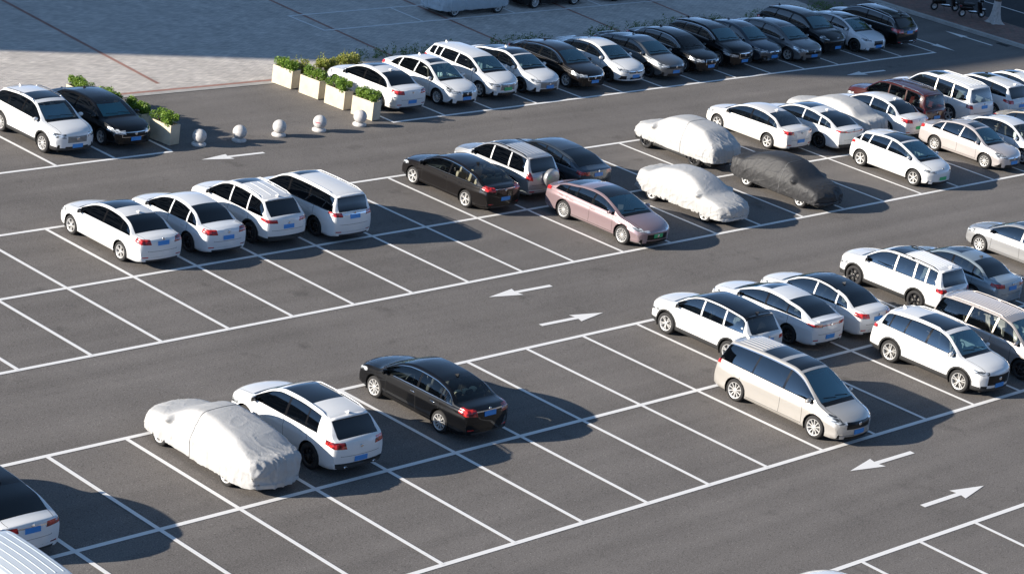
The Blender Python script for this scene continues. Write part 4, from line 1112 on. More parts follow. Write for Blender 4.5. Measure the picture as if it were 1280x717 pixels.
C_('suv', dict(L=4.9, W=1.88, H=1.66, wb=2.8, rb=.12, rt=.62, belt_r=1.10, sQ=.85), 100.45, 1, dict(yRear=69.9), 'black suv with bright roof rails seen from behind, last of the back row', 'A', cat='suv', col='black', rails='chrome', tail=(.46, .88, 1.04, .45), plate_rz=.90, exhaust=True, glass='dark', dlochrome=True)
# --- plaza cars parked lengthwise (turned a quarter)
# --- upper double row, far side (rear ends towards the viewer)
C_('sedan', dict(L=4.75, W=1.81, H=1.46, wb=2.73, rt=1.36), 46.6, 1, dict(yF=62.87), 'white sedan with a black panoramic roof, leftmost of the four in the upper double row', 'B', cat='sedan', wheels='twin', sun=(1.92, 2.78), glass='dark', plate_rz=.84, tail=(.44, .82, .96, .34), sQ=None) if False else None
C_('sedan', dict(L=4.75, W=1.81, H=1.46, wb=2.73, rt=1.36), 46.62, 1, dict(yF=62.87), 'white sedan with a black panoramic roof, leftmost of the four in the upper double row', 'B', cat='sedan', wheels='twin', sun=(1.92, 2.78), glass='dark', plate_rz=.86, tail=(.44, .84, .98, .34), exhaust=False)
C_('sedan', dict(L=4.6, H=1.49, wb=2.66, sQ=None), 49.2, 1, dict(yR=60.0), 'plain roofed white sedan second from the left in the upper double row', 'B', cat='sedan', wheels='twin_black', glass='dark', plate_rz=.72, tail=(.42, .84, .98, .32), pillar='coolwhite', col='coolwhite', fin=False)
C_('suv', dict(L=4.54, W=1.84, H=1.68, wb=2.67, ribs=0, belt_r=1.06), 51.7, 1, dict(yR=59.9), 'white suv with roof ribs and black lower bumper, left of the white minivan', 'B', cat='suv', wheels='five_black', rails='white', ribs=4, sun=(1.95, 2.45, 1), pillar='coolwhite', glass='dark', clad='full', rear_dark=True, tail=(.44, .92, 1.02, .40), plate_rz=.78) 
C_('mpv', dict(L=4.85, W=1.82, H=1.68, wb=2.83, belt_r=1.06, rt=.36), 54.25, 1, dict(yR=59.6), 'white minivan with wide red lamps and a ribbed roof beside an empty stall', 'B', cat='minivan', wheels='five_black', ribs=0, rails='white', sun=(1.9, 2.3, 1), glass='dark', tail=(.50, .94, 1.06, .42), plate_rz=.93, tailbar='chrome', fin=False)
C_('sedan', dict(L=4.9, W=1.86, H=1.46, wb=2.83, rb=.42, rt=1.5, sQ=.98, dC=.66), 61.58, 1, dict(yF=62.7), 'black brown sedan with pale interior in front of the silver suv carrying a spare wheel', 'B', cat='sedan', col='blackbrown', wheels='twin_big', glass='clear', interior='seatbeige', plate_rz=.60, tail=(.46, .88, 1.0, .34), tailbar='chrome', fin='trim', dlochrome=True)
C_('suv', dict(L=4.4, W=1.82, H=1.69, wb=2.56, belt_r=1.06, rb=.12, rt=.46), 64.15, 1, dict(yR=60.15), 'silver suv with a covered spare wheel on its tailgate', 'B', cat='suv', col='silver', wheels='five', rails='trim', ribs=6, sun=(1.95, 2.5, 1), spare=True, glass='dark', plate=None, pillar='silver', tail=(.62, .84, 1.10, .22), fin=False)
C_('fastback', dict(L=4.85, W=1.85, H=1.47, wb=2.8, rt=1.5, dC=.7), 66.65, 1, dict(yRear=58.95), 'slate grey sedan between the silver suv and an empty stall', 'B', cat='sedan', col='darkblue', glass='glass', rear_dark=True, wheels='five_black', plate_rz=.84, tail=(.42, .84, .96, .3), fin=False)
C_('sedan', dict(L=4.75, W=1.80, H=1.47, wb=2.76), 79.55, 1, dict(yF=63.5), 'white sedan with plain roof, right of the silver covered car in the upper double row', 'B', cat='sedan', wheels='star', glass='glass', plate_rz=.56, tail=(.44, .84, .96, .34), col='pearl', pillar='trim')
C_('fastback', dict(L=4.85, W=1.86, H=1.46, wb=2.85, rt=1.5, dC=.6), 82.0, 1, dict(yR=59.95), 'white fastback with black wheels and a thin red light bar across its tail', 'B', cat='sedan', wheels='five_black', sun=(1.95, 2.8), glass='glass', tailbar='red', tail=(.44, .93, .98, .3), plate=None, dark_lower=True, pillar='coolwhite', rear_dark=True)
C_('sedan', dict(L=4.7, W=1.80, H=1.48, wb=2.7), 86.75, 1, dict(yRear=59.0), 'white sedan with a green rear plate beside the dark red boxy suv', 'B', cat='sedan', plate='greenplate', plate_rz=.60, glass='glass', tail=(.44, .82, .96, .36), pillar='coolwhite', rear_dark=True)
C_('suv', dict(L=4.6, W=1.80, H=1.74, wb=2.63, rb=.10, rt=.32, tum=.26, belt_r=1.08), 88.75, 1, dict(yRear=59.55), 'dark red boxy suv with tall red tail lamps', 'B', cat='suv', col='maroon', pillar='maroon', glass='clear', rails='chrome', tail=(.70, .86, 1.42, .14), plate_rz=.70, fin=False)
C_('suv', dict(L=5.0, W=2.0, H=1.80, wb=2.86, rb=.12, rt=.42, tum=.36, Rw=.38, belt_r=1.14), 91.95, 1, dict(yRear=59.3), 'large white suv with wraparound rear glass beside the dark red boxy suv', 'B', cat='suv', ribs=6, rails='white', sun=(1.95, 2.6, 1), glass='glass', pillar='champagne', tail=(.74, .86, 1.02, .3), plate_rz=.92, fin=False, wheels='five')
C_('suv', dict(L=4.55, W=1.84, H=1.68, wb=2.69, rb=.12, rt=.5), 94.6, 1, dict(yRear=59.1), 'white suv with slanted red lamps and black rear window, right of the large white suv', 'B', cat='suv', sun=(1.95, 2.8), glass='dark', tail=(.56, .90, 1.04, .42), plate_rz=.80)
C_('sedan', dict(L=4.75, W=1.80, H=1.50, wb=2.7), 97.3, 1, dict(yRear=59.2), 'white car with a dark roof window at the right edge of the upper double row', 'B', cat='sedan', sun=(1.95, 2.6, 1), pillar='trim', rails='white')
# --- upper double row, near side
C_('fastback', dict(L=4.98, W=1.91, H=1.45, wb=2.92, foh=.92, Rw=.345, rt=1.50, wst=2.05, wsb=1.14, hood_f=.79, hood_m=.90, belt_f=.92, belt_r=1.0, kf=.13, rb=.40, dC=.62, sQ=1.12, sC=1.62, sB=2.42), 64.25, -1, dict(yF=54.55), 'lilac pink sedan with a green front plate and multi spoke wheels', 'B', cat='sedan', col='lilac', wheels='multi_big', sun=(2.0, 2.85), plate='greenplate', plate_fz=.50, grille=(.50, .36, .56, 'grillemat', False), intake=(.62, .22, .33), head=(.40, .62, .72, .52), strip=True, glass='glass', fin=False, handles='lilac', tail=(.46, .86, .98, .34))
C_('hatch', dict(L=4.3, W=1.82, H=1.55, wb=2.72, foh=.83, Rw=.34, wsb=.80, wst=1.85, sB=1.95, sC=1.02, sQ=.58, dC=.28, hood_f=.90), 81.7, -1, dict(yF=54.8), 'white electric hatchback with a green front plate and no grille', 'B', cat='hatchback', plate='greenplate', plate_fz=.46, sun=(1.95, 2.85), grille=None, intake=(.66, .22, .34), head=(.42, .68, .77, .42), wheels='star', fin=False, strip=False, pillar='coolwhite', tail=(.46, .86, .98, .3))
C_('sedan', dict(L=4.54, W=1.76, H=1.49, wb=2.6), 87.1, -1, dict(yF=55.15), 'rosy silver sedan with a small sunroof parked right of the electric hatchback', 'B', cat='sedan', col='silverrose', sun=(1.95, 2.4, 1), wheels='ten', grille=(.34, .50, .66, 'grillechrome', True), head=(.40, .60, .76, .5), glass='glass', pillar='silverrose', fin=False)
C_('sedan', dict(L=4.6, W=1.78, H=1.49, wb=2.68), 89.55, -1, dict(yF=54.9), 'white sedan with clear windows at the right edge, beside the rosy silver sedan', 'B', cat='sedan', glass='clear', wheels='twin', fin=False, col='coolwhite', screen='clear')
C_('sedan', dict(L=4.6, W=1.78, H=1.47, wb=2.68), 92.15, -1, dict(yF=54.9), 'beige car mostly cut off by the right edge of the photo', 'B', cat='sedan', col='beige', glass='glass', fin=False)
# --- lower double row, far side
C_('fastback', dict(L=4.9, W=1.86, H=1.47, wb=2.85, rb=.40, rt=1.45), 31.45, 1, dict(yRear=43.75), 'white sedan with a black roof cut off by the left edge of the photo', 'C', cat='sedan', roof='black', glass='dark', plate_rz=.84, tail=(.38, .84, .96, .36), fin='black', tailbar='chrome')
C_('suv', dict(L=4.72, W=1.91, H=1.66, wb=2.76, Rw=.37, rb=.15, rt=.62, tum=.48, belt_r=1.10, dC=.85, sC=1.35), 41.8, 1, dict(yR=44.85), 'white suv with black glass roof seen from behind, beside a white covered car', 'C', cat='suv', wheels='twin_black', sun=(1.95, 3.2), rails='white', glass='dark', clad=False, tail=(.48, .88, 1.04, .40), plate_rz=.56, dark_lower=True, exhaust=True, rear_dark=True, dlochrome=False)
C_('sedan', dict(L=4.86, W=1.82, H=1.47, wb=2.775, foh=.98, rt=1.38, sQ=1.02, dC=.72, sC=1.2), 46.65, 1, dict(yF=47.8), 'black sedan with cream cushions behind its rear window, alone among empty stalls', 'C', cat='sedan', col='black', wheels='ten_big', glass='clear', interior='seat', plate_rz=.86, tail=(.44, .82, .99, .36), tailbar='chrome', fin='black', handles='chrome', dlochrome=True)
C_('suv', dict(L=4.45, W=1.85, H=1.66, wb=2.67, rb=.15, rt=.55, belt_r=1.10, Rw=.355), 58.95, 1, dict(yF=47.6), 'white suv with a black roof, leftmost of the parked cluster behind the champagne minivan', 'C', cat='suv', sun=None, roof='black', wheels='twin', clad=True, glass='glass', pillar='coolwhite', rear_dark=True, tail=(.52, .88, .98, .34), rails=None, fin='trim')
C_('fastback', dict(L=4.68, W=1.81, H=1.42, wb=2.72, rb=.36, rt=1.42), 62.15, 1, dict(yR=45.15), 'white sedan with a rear lip spoiler and low blue plate behind the champagne minivan', 'C', cat='sedan', col='coolwhite', wheels='five_black', sun=(1.95, 2.4, 1), glass='glass', rear_dark=True, plate_rz=.50, tail=(.40, .86, .94, .34), tailbar='red', spoiler=True, fin=False)
C_('sedan', dict(L=4.68, W=1.79, H=1.48, wb=2.7, rb=.56, rt=1.5), 64.5, 1, dict(yRear=44.0), 'white sedan with black roof, left of the white suv with dark running boards', 'C', cat='sedan', roof='black', glass='glass', rear_dark=True, plate_rz=.78, tail=(.42, .82, .96, .34), pillar='coolwhite', fin='black', wheels='five')
C_('suv', dict(L=4.70, W=1.81, H=1.69, wb=2.67, Rw=.355, rb=.12, rt=.42, sQ=.85, sC=1.35, belt_r=1.09), 69.15, 1, dict(yF=47.95), 'white suv with black wheels, ribbed roof and dark running boards', 'C', cat='suv', wheels='five_black_big', ribs=7, rails='trim', sun=(1.92, 2.6), glass='glass', rear_dark=True, clad=True, tail=(.54, .90, 1.04, .30), plate_rz=.86, pillar='champagne')
C_('sedan', dict(L=4.67, W=1.81, H=1.48, wb=2.69), 71.85, 1, dict(yRear=43.75), 'grey blue sedan with a small sunroof right of the white suv with black wheels', 'C', cat='sedan', col='greyblue', sun=(1.95, 2.6, 1), glass='glass', rear_dark=True, tail=(.42, .84, .96, .34), plate_rz=.80, strip=False, fin='trim')
C_('sedan', dict(L=4.8, W=1.82, H=1.47, wb=2.8), 77.15, 1, dict(yF=48.25), 'silver grey sedan cut off by the right edge beyond an empty stall', 'C', cat='sedan', col='silver', wheels='ten', glass='glass', sun=(1.95, 2.4, 1), pillar='silver')
# --- lower double row, near side
C_('mpv', dict(L=5.1, W=1.88, H=1.78, wb=3.08, foh=.98, Rw=.35, sB=2.78, sC=1.55, dC=.22, tum=.38, belt_f=1.0, belt_r=1.10, wst=1.92, wsb=.90, hood_b=1.07, hood_m=.97, hood_f=.86), 56.65, -1, dict(yF=39.55), 'champagne minivan with two roof windows and a teal tinted windshield', 'C', cat='minivan', col='champagne', wheels='ten_big', sun=(2.02, 2.66, 2.84, 3.50), ribs=7, glass='dark', shade='shadeteal', screen='screen', grille=(.52, .54, .76, 'grillemat', False), intake=(.66, .24, .32), head=(.50, .66, .82, .60), tail=(.6, .95, 1.10, .26), fin='white', dlochrome='top')  # teal panel added behind the windshield, standing for tinted glass and interior
C_('suv', dict(L=4.66, W=1.88, H=1.70, wb=2.74, Rw=.37, sQ=.78, sC=1.38, sB=2.26, dC=.46, rb=.14, rt=.56), 64.15, -1, dict(yF=39.75), 'white suv with black glass roof facing the viewer, right of the champagne minivan', 'C', cat='suv', wheels='twin_big', sun=(1.95, 3.1), clad=True, grille=(.54, .46, .78, 'grillemat', False), intake=(.5, .28, .38), head=(.50, .76, .87, .50), rails='white', glass='glass', tail=(.55, .94, 1.06, .3))
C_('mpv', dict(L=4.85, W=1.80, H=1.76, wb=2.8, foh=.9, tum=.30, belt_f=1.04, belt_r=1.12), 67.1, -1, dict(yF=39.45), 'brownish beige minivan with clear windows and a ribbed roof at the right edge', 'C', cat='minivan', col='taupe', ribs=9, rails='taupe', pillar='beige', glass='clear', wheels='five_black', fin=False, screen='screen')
C_('mpv', dict(L=4.9, W=1.84, H=1.85, wb=2.9, tum=.22), 29.2, -1, dict(yRear=43.0), 'white van with a ribbed roof in the bottom left corner of the photo', 'C', cat='van', col='bluewhite', ribs=6, glass='glass', fin=False)
# --- front row
C_('sedan', dict(L=4.7, W=1.82, H=1.48, wb=2.7), 46.9, 1, dict(yFront=32.9), 'white car of which only the bonnet shows at the bottom edge', 'D', cat='sedan', glass='glass')
if TEST_CARS is not None: CARS = [c for i, c in enumerate(CARS) if i in TEST_CARS]
for c in CARS:
    if c is None: continue
    a, k = c
    k.pop('sQ', None); a[1].pop('ribs', None); car(*a, **k)

FW = fabric('silver_cover_fabric', (.47, .465, .455), .55); FW2 = fabric('white_cover_fabric', (.475, .47, .46), .6); FB = fabric('dark_cover_fabric', (.032, .032, .034), .62); FS = fabric('blue_silver_cover_fabric', (.50, .55, .58), .35)
def cov(kind, dims, cx, nose, where, l1, l2, grp, mat, **kw):
    D = shape(kind, **dims); return make_covered(D, P(D, cx, nose=nose, **where), nose, l1, l2, G[grp], 'fabric car covers', mat, **kw)
if TEST_CARS is None or 99 in TEST_CARS:
    cov('fastback', dict(L=4.9, W=1.84, H=1.48, wb=2.87, kr=.17, bowr=.30, tail=.62), 39.1, 1, dict(yF=47.87), 'car under the large white cover beside the white suv with silver rails', 'white fabric cover with mirror pockets over a car in the lower left row', 'C', FW2, seed=1, hem=.24, amp=1.0, strap=(.05,))
    cov('hatch', dict(L=4.5, W=1.82, H=1.62, wb=2.62, Rw=.35, rt=.8, dC=.5), 74.3, 1, dict(yF=62.75), 'car under the silver cover, both near wheels bare, left of a white sedan', 'silver cover with mirror pockets over a car left of a white sedan', 'B', FW, seed=2, hem=.40, amp=1.0, wheels='twin_black', strap=(-.55,))
    cov('sedan', dict(L=4.6, W=1.80, H=1.47, wb=2.65), 84.35, 1, dict(yRear=59.4), 'car under the white cover squeezed between two white sedans', 'white fabric cover over a car between a fastback and a sedan with green plate', 'B', FW2, seed=3)
    cov('sedan', dict(L=4.55, W=1.80, H=1.47, wb=2.65), 69.2, -1, dict(yF=55.05), 'car under the silver cover facing the viewer beside the lilac pink sedan', 'silver cover with a green hem tape, right of the lilac pink sedan', 'B', FW, seed=4, hem=.28, amp=1.05)
    cov('sedan', dict(L=4.6, W=1.82, H=1.50, wb=2.70), 74.45, -1, dict(yF=54.78), 'car under the dark grey cover facing the viewer', 'dark grey cover over a car in the upper double row', 'B', FB, seed=5, hem=.30, amp=1.1, strap=(.3,))
    D = shape('mpv', L=4.6, W=1.80, H=1.55, wb=2.84, belt_f=.98, belt_r=1.05); make_covered(D, (81.8, 82.42), 1, 'car under the bluish silver cover on the plaza', 'bluish silver cover over a car parked lengthwise on the plaza', G['T'], 'fabric car covers', FS, seed=6, hem=.34, rot=math.pi/2, wheels='twin')
    D = shape('sedan', L=4.75, wb=2.77); make_car(D, (87.3, 82.6), 1, 'black sedan parked lengthwise on the plaza right of the covered car', G['T'], cat='sedan', col='black', rot=math.pi/2, wheels='ten')
    D = shape('sedan', L=4.7, wb=2.7); make_car(D, (93.0, 82.55), 1, 'dark car at the top edge of the photo, only a wheel showing', G['T'], cat='sedan', col='black', rot=math.pi/2, wheels='ten')

# cushions behind the rear window of the black sedan
bm = bmesh.new()
cu = [o for o in COL.objects if o.get('label', '').startswith('black sedan with cream')]
if cu:
    for k, (x, y) in enumerate(((-.30, .02), (0.02, .0), (.32, .03))):
        bm = bmesh.new(); add_ellipsoid(bm, (0, 0, 0), (.34, .16, .26), M=Matrix.Rotation(R_(random.uniform(-25, 25)), 4, 'Y'))
        o = obj('cushion', mesh_from_bm('cushion', bm, M['cushion'])); 
        o.location = cu[0].location+Vector((x, -1.42+y, 1.06)); o.rotation_euler = (R_(-18), 0, 0)
        tag(o, ['cream cushion on the left of the black sedan parcel shelf', 'cream cushion in the middle of the black sedan parcel shelf', 'cream cushion on the right of the black sedan parcel shelf'][k], 'cushion', 'cushions in the black sedan')

# ------------------------------------------------------------------ bollards
STONE = simple('bollard_stone', (.55, .53, .51), .7, bump=.3, bscale=30, var=.14, vscale=9); REDP = simple('faded_red_print', (.55, .14, .17), .7)
labs = ['stone ball bollard nearest the left planters', 'stone ball bollard second from the left planters', 'stone ball bollard in the middle of the five', 'stone ball bollard with a red print, second from the right planters', 'stone ball bollard nearest the right planters']
bm = bmesh.new(); add_lathe(bm, [(.26, 0), (.275, .02), (.275, .075), (.24, .10), (.19, .12), (.18, .15)], 28)
basem = mesh_from_bm('base', bm, STONE)
bm = bmesh.new(); prof = [(max(.001, .265*math.sin(a)), .365-.265*math.cos(a)) for a in np.linspace(0, math.pi, 19)]; add_lathe(bm, prof, 32)
ballm = mesh_from_bm('ball', bm, STONE)
bm = bmesh.new(); r = .2675
for k in range(8):
    a0, a1 = [math.radians(200+k*6+q) for q in (0, 6)]
    vs = [bm.verts.new((math.cos(a)*r*math.cos(e), math.sin(a)*r*math.cos(e), .365+r*math.sin(e))) for a, e in ((a0, .0), (a1, .0), (a1, .17), (a0, .17))]
    bm.faces.new(vs)
printm = mesh_from_bm('printed_band', bm, REDP)
for k, (x, y) in enumerate(((55.95, 69.33), (57.76, 69.22), (59.72, 69.26), (61.7, 69.22), (63.8, 69.25))):
    b = empty('bollard', (x, y, 0), random.uniform(-.3, .3)); tag(b, labs[k], 'bollard', 'stone ball bollards across the entrance')
    obj('base', basem, b); obj('ball', ballm, b)
    if k == 3: obj('printed_band', printm, b)

# ------------------------------------------------------------------ planters and plants
BOX = simple('cream_planter', (.58, .51, .385), .65, bump=.15, bscale=14, var=.10, vscale=3); SOIL = simple('soil', (.05, .035, .025), .95)
def leafmat(name, a, b_):
    m, nt, b = newmat(name); L = nt.links.new
    tc = nt.nodes.new('ShaderNodeTexCoord'); n = nt.nodes.new('ShaderNodeTexNoise'); n.inputs['Scale'].default_value = 6; n.inputs['Detail'].default_value = 4; L(tc.outputs['Object'], n.inputs['Vector'])
    cr = nt.nodes.new('ShaderNodeValToRGB'); cr.color_ramp.elements[0].position = .35; cr.color_ramp.elements[1].position = .65
    cr.color_ramp.elements[0].color = (*a, 1); cr.color_ramp.elements[1].color = (*b_, 1); L(n.outputs['Fac'], cr.inputs[0]); L(cr.outputs[0], b.inputs['Base Color'])
    b.inputs['Roughness'].default_value = .45
    tr = nt.nodes.new('ShaderNodeBsdfTranslucent'); L(cr.outputs[0], tr.inputs['Color']); mx = nt.nodes.new('ShaderNodeMixShader'); mx.inputs[0].default_value = .25
    out = nt.nodes['Material Output']; L(b.outputs[0], mx.inputs[1]); L(tr.outputs[0], mx.inputs[2]); L(mx.outputs[0], out.inputs['Surface'])
    return m
LEAF = leafmat('shrub_leaves', (.10, .20, .025), (.26, .38, .05)); LEAF2 = leafmat('yellow_shrub_leaves', (.16, .22, .03), (.42, .40, .10)); GRS = leafmat('grass_blades', (.05, .11, .02), (.14, .22, .04)); TREEL = leafmat('tree_leaves', (.04, .08, .02), (.09, .14, .03))
def add_leaf(bm, p, s, rnd, upb=.5):
    n = Vector((rnd.gauss(0, 1), rnd.gauss(0, 1), rnd.gauss(upb, .8))).normalized()
    t = n.cross(Vector((rnd.gauss(0, 1), rnd.gauss(0, 1), rnd.gauss(0, 1)))).normalized(); b = n.cross(t)
    q = [p-t*s, p+b*s*.42+n*s*.1, p+t*s, p-b*s*.42+n*s*.1]
    bm.faces.new([bm.verts.new(v) for v in q])
def shrub_mesh(lx, ly, h, n, seed, leaf=.045, spiky=0):
    rnd = random.Random(seed); bm = bmesh.new()
    cl = [(rnd.uniform(-lx/2, lx/2), rnd.uniform(-ly/2, ly/2), rnd.uniform(.25, .75)*h, rnd.uniform(.13, .22)) for _ in range(int(10+ly*7))]
    for _ in range(n):
        c = rnd.choice(cl); d = Vector((rnd.gauss(0, 1), rnd.gauss(0, 1), rnd.gauss(0, 1))).normalized()*c[3]*(rnd.random()**.35)
        p = Vector((c[0], c[1], c[2]))+d
        if p.z < 0: p.z = abs(p.z)*.5
        add_leaf(bm, p, leaf*rnd.uniform(.6, 1.3), rnd)
    for _ in range(spiky):
        x, y = rnd.uniform(-lx/2, lx/2), rnd.uniform(-ly/2, ly/2); hh = h*rnd.uniform(.9, 1.5)
        for k in range(16):
            add_leaf(bm, Vector((x+rnd.gauss(0, .04), y+rnd.gauss(0, .04), hh*(.4+.6*k/15))), leaf*.9, rnd)
    return mesh_from_bm('foliage', bm, LEAF)
def stem_mesh(lx, ly, h, seed):
    rnd = random.Random(seed); bm = bmesh.new()
    for _ in range(9):
        x, y = rnd.uniform(-lx/2, lx/2)*.8, rnd.uniform(-ly/2, ly/2)*.8
        add_tube(bm, [(x, y, 0), (x+rnd.uniform(-.05, .05), y+rnd.uniform(-.05, .05), h*.6)], [.012, .006], 5)
    return mesh_from_bm('stems', bm, simple('twig', (.10, .07, .04), .9) if 'twig' not in bpy.data.materials else bpy.data.materials['twig'])
foliage = [shrub_mesh(.42, .98, .50, 2600, s) for s in (1, 2, 3)]; stems = stem_mesh(.3, .8, .5, 4)
def planter(x, y, rz, lab, plab, k):
    b = empty('planter', (x, y, 0), rz); tag(b, lab, 'planter', 'cream planters beside the entrance')
    bm = bmesh.new(); W_, Ln, H_, t = .48, 1.12, .76, .035
    add_box(bm, (-W_/2+t/2, 0, H_/2+.02), (t, Ln, H_), bev=.006); add_box(bm, (W_/2-t/2, 0, H_/2+.02), (t, Ln, H_), bev=.006)
    add_box(bm, (0, -Ln/2+t/2, H_/2+.02), (W_-2*t-.004, t-.002, H_-.004), bev=.004); add_box(bm, (0, Ln/2-t/2, H_/2+.02), (W_-2*t-.004, t-.002, H_-.004), bev=.004)
    obj('box', mesh_from_bm('box', bm, BOX), b)
    bm = bmesh.new(); add_box(bm, (0, 0, .64), (W_-2*t, Ln-2*t, .06)); obj('soil', mesh_from_bm('soil', bm, SOIL), b)
    p = empty('shrub', (x, y, .68), rz+(math.pi if k % 2 else 0)); tag(p, plab, 'shrub', 'green shrubs in the planters')
    obj('foliage', foliage[k % 3], p); obj('stems', stems, p)
ords = ['farthest', 'second farthest', 'second nearest', 'nearest']
for k, (x, y, rz) in enumerate(((54.5, 74.95, .05), (54.75, 73.35, .05), (54.8, 71.75, .08), (54.98, 70.2, .12))):
    planter(x, y, rz, 'cream planter, %s of the four beside the black sedan with a teal sunshade' % ords[k], 'leafy shrub in the %s planter of the left four' % ords[k], k)
for k, (x, y, rz) in enumerate(((64.55, 74.78, .10), (64.68, 73.2, .08), (64.72, 71.65, .06), (64.82, 70.08, .14))):
    planter(x, y, rz, 'cream planter, %s of the four left of the back row' % ords[k], 'leafy shrub in the %s planter of the right four' % ords[k], k+1)
for k, (x, y, sp) in enumerate(((66.2, 76.0, 3), (67.7, 75.9, 7), (69.0, 76.1, 4))):
    me = shrub_mesh(1.0, .5, .62, 2400, 20+k, .05, spiky=sp+2); me.materials.clear(); me.materials.append(LEAF2)
    p = empty('shrub', (x, y, 0), 0); tag(p, ['low yellowish shrub behind the farthest right planter', 'tall tipped yellowish shrub behind the first white sedan of the back row', 'yellowish shrub between the first two cars of the back row'][k], 'shrub', 'wild shrubs behind the back row')
    obj('foliage', me, p); obj('stems', stems, p)
p = empty('shrub', (53.0, 74.7, .0), 0); me = shrub_mesh(.3, .3, 1.0, 500, 77); tag(p, 'small green shrub tip showing behind the black sedan roof', 'shrub'); obj('foliage', me, p); obj('stems', stems, p)
# weeds along the back edge of the row
rnd = random.Random(5); bm = bmesh.new()
for _ in range(620):
    x = rnd.uniform(70, 104); 
    if noise.noise(Vector((x*.33, 0, 3))) < -.12: continue
    y = 77.0+rnd.gauss(0, .18); hh = rnd.uniform(.16, .50)*(1+.8*max(0, noise.noise(Vector((x*.9, 2, 0)))))
    for k in range(10):
        a = rnd.uniform(0, 6.28); r = rnd.uniform(0, .12); add_leaf(bm, Vector((x+r*math.cos(a), y+r*math.sin(a), rnd.uniform(.02, hh))), rnd.uniform(.03, .06), rnd)
for _ in range(60):
    x = 103.6+rnd.gauss(0, .35); y = 78.0+rnd.gauss(0, .4)
    for k in range(8): add_leaf(bm, Vector((x+rnd.gauss(0, .06), y+rnd.gauss(0, .06), rnd.uniform(.02, .14))), .03, rnd)
o = obj('weeds', mesh_from_bm('weeds', bm, GRS)); tag(o, 'patchy green weeds along the paving edge behind the back row', 'weeds', kind='stuff')

# ------------------------------------------------------------------ street trees
BARK = simple('brown_bark', (.12, .085, .06), .9, bump=.8, bscale=14, var=.3, vscale=8); WHT = simple('whitewashed_bark', (.50, .46, .43), .85, bump=.8, bscale=12, var=.22, vscale=9)
def tree(x, y, seed, lab, lean=0.0):
    rnd = random.Random(seed); t = empty('tree', (x, y, .15), rnd.uniform(0, 6)); tag(t, lab, 'tree', 'street trees along the sidewalk')
    def lobed(hs):
        bm = bmesh.new(); rings = []; n = 40
        for h, r in hs:
            ring = []
            for k in range(n):
                a = 2*math.pi*k/n; fl = max(0, 1-h/.9)
                rr = r*(1+.22*fl*math.sin(a*5+seed)+.12*fl*math.sin(a*9+1)+.05*math.sin(a*7+h*3)+.03*noise.noise(Vector((a*3, h*4, seed))))
                ring.append(bm.verts.new((math.cos(a)*rr+lean*h, math.sin(a)*rr, h)))
            rings.append(ring)
        for a_, b_ in zip(rings[:-1], rings[1:]):
            for k in range(n):
                f = bm.faces.new((a_[k], a_[(k+1) % n], b_[(k+1) % n], b_[k])); f.smooth = True
        return bm
    obj('trunk_base', mesh_from_bm('trunk_base', lobed([(0, .46), (.06, .37), (.15, .30), (.3, .25), (.5, .215), (.8, .195), (1.15, .18)]), WHT), t)
    tr = obj('trunk', mesh_from_bm('trunk', lobed([(1.15, .178), (1.6, .175), (2.5, .17), (3.6, .165), (4.2, .16)]), BARK), t)
    for q in range(6):
        a = q*1.05+rnd.uniform(-.2, .2); bm = bmesh.new(); ln = rnd.uniform(2, 3.2)
        add_tube(bm, [(lean*4, 0, 4.0), (math.cos(a)*ln*.5+lean*4, math.sin(a)*ln*.5, 5.1), (math.cos(a)*ln+lean*4, math.sin(a)*ln, 6.6)], [.11, .07, .03], 7)
        obj('limb', mesh_from_bm('limb', bm, BARK), t)
    bm = bmesh.new(); cl = [(rnd.gauss(0, 1.5), rnd.gauss(0, 1.5), rnd.uniform(5.2, 8.5), rnd.uniform(.6, 1.1)) for _ in range(34)]
    for _ in range(9000):
        c = rnd.choice(cl); d = Vector((rnd.gauss(0, 1), rnd.gauss(0, 1), rnd.gauss(0, 1))).normalized()*c[3]*(rnd.random()**.4)
        add_leaf(bm, Vector(c[:3])+d, rnd.uniform(.06, .12), rnd)
    obj('crown', mesh_from_bm('crown', bm, TREEL), t)
tree(110.75, 71.9, 3, 'street tree with whitewashed trunk base at the top right corner', .03)
tree(110.75, 77.4, 4, 'street tree with whitewashed trunk at the top edge, beside the parked scooters')

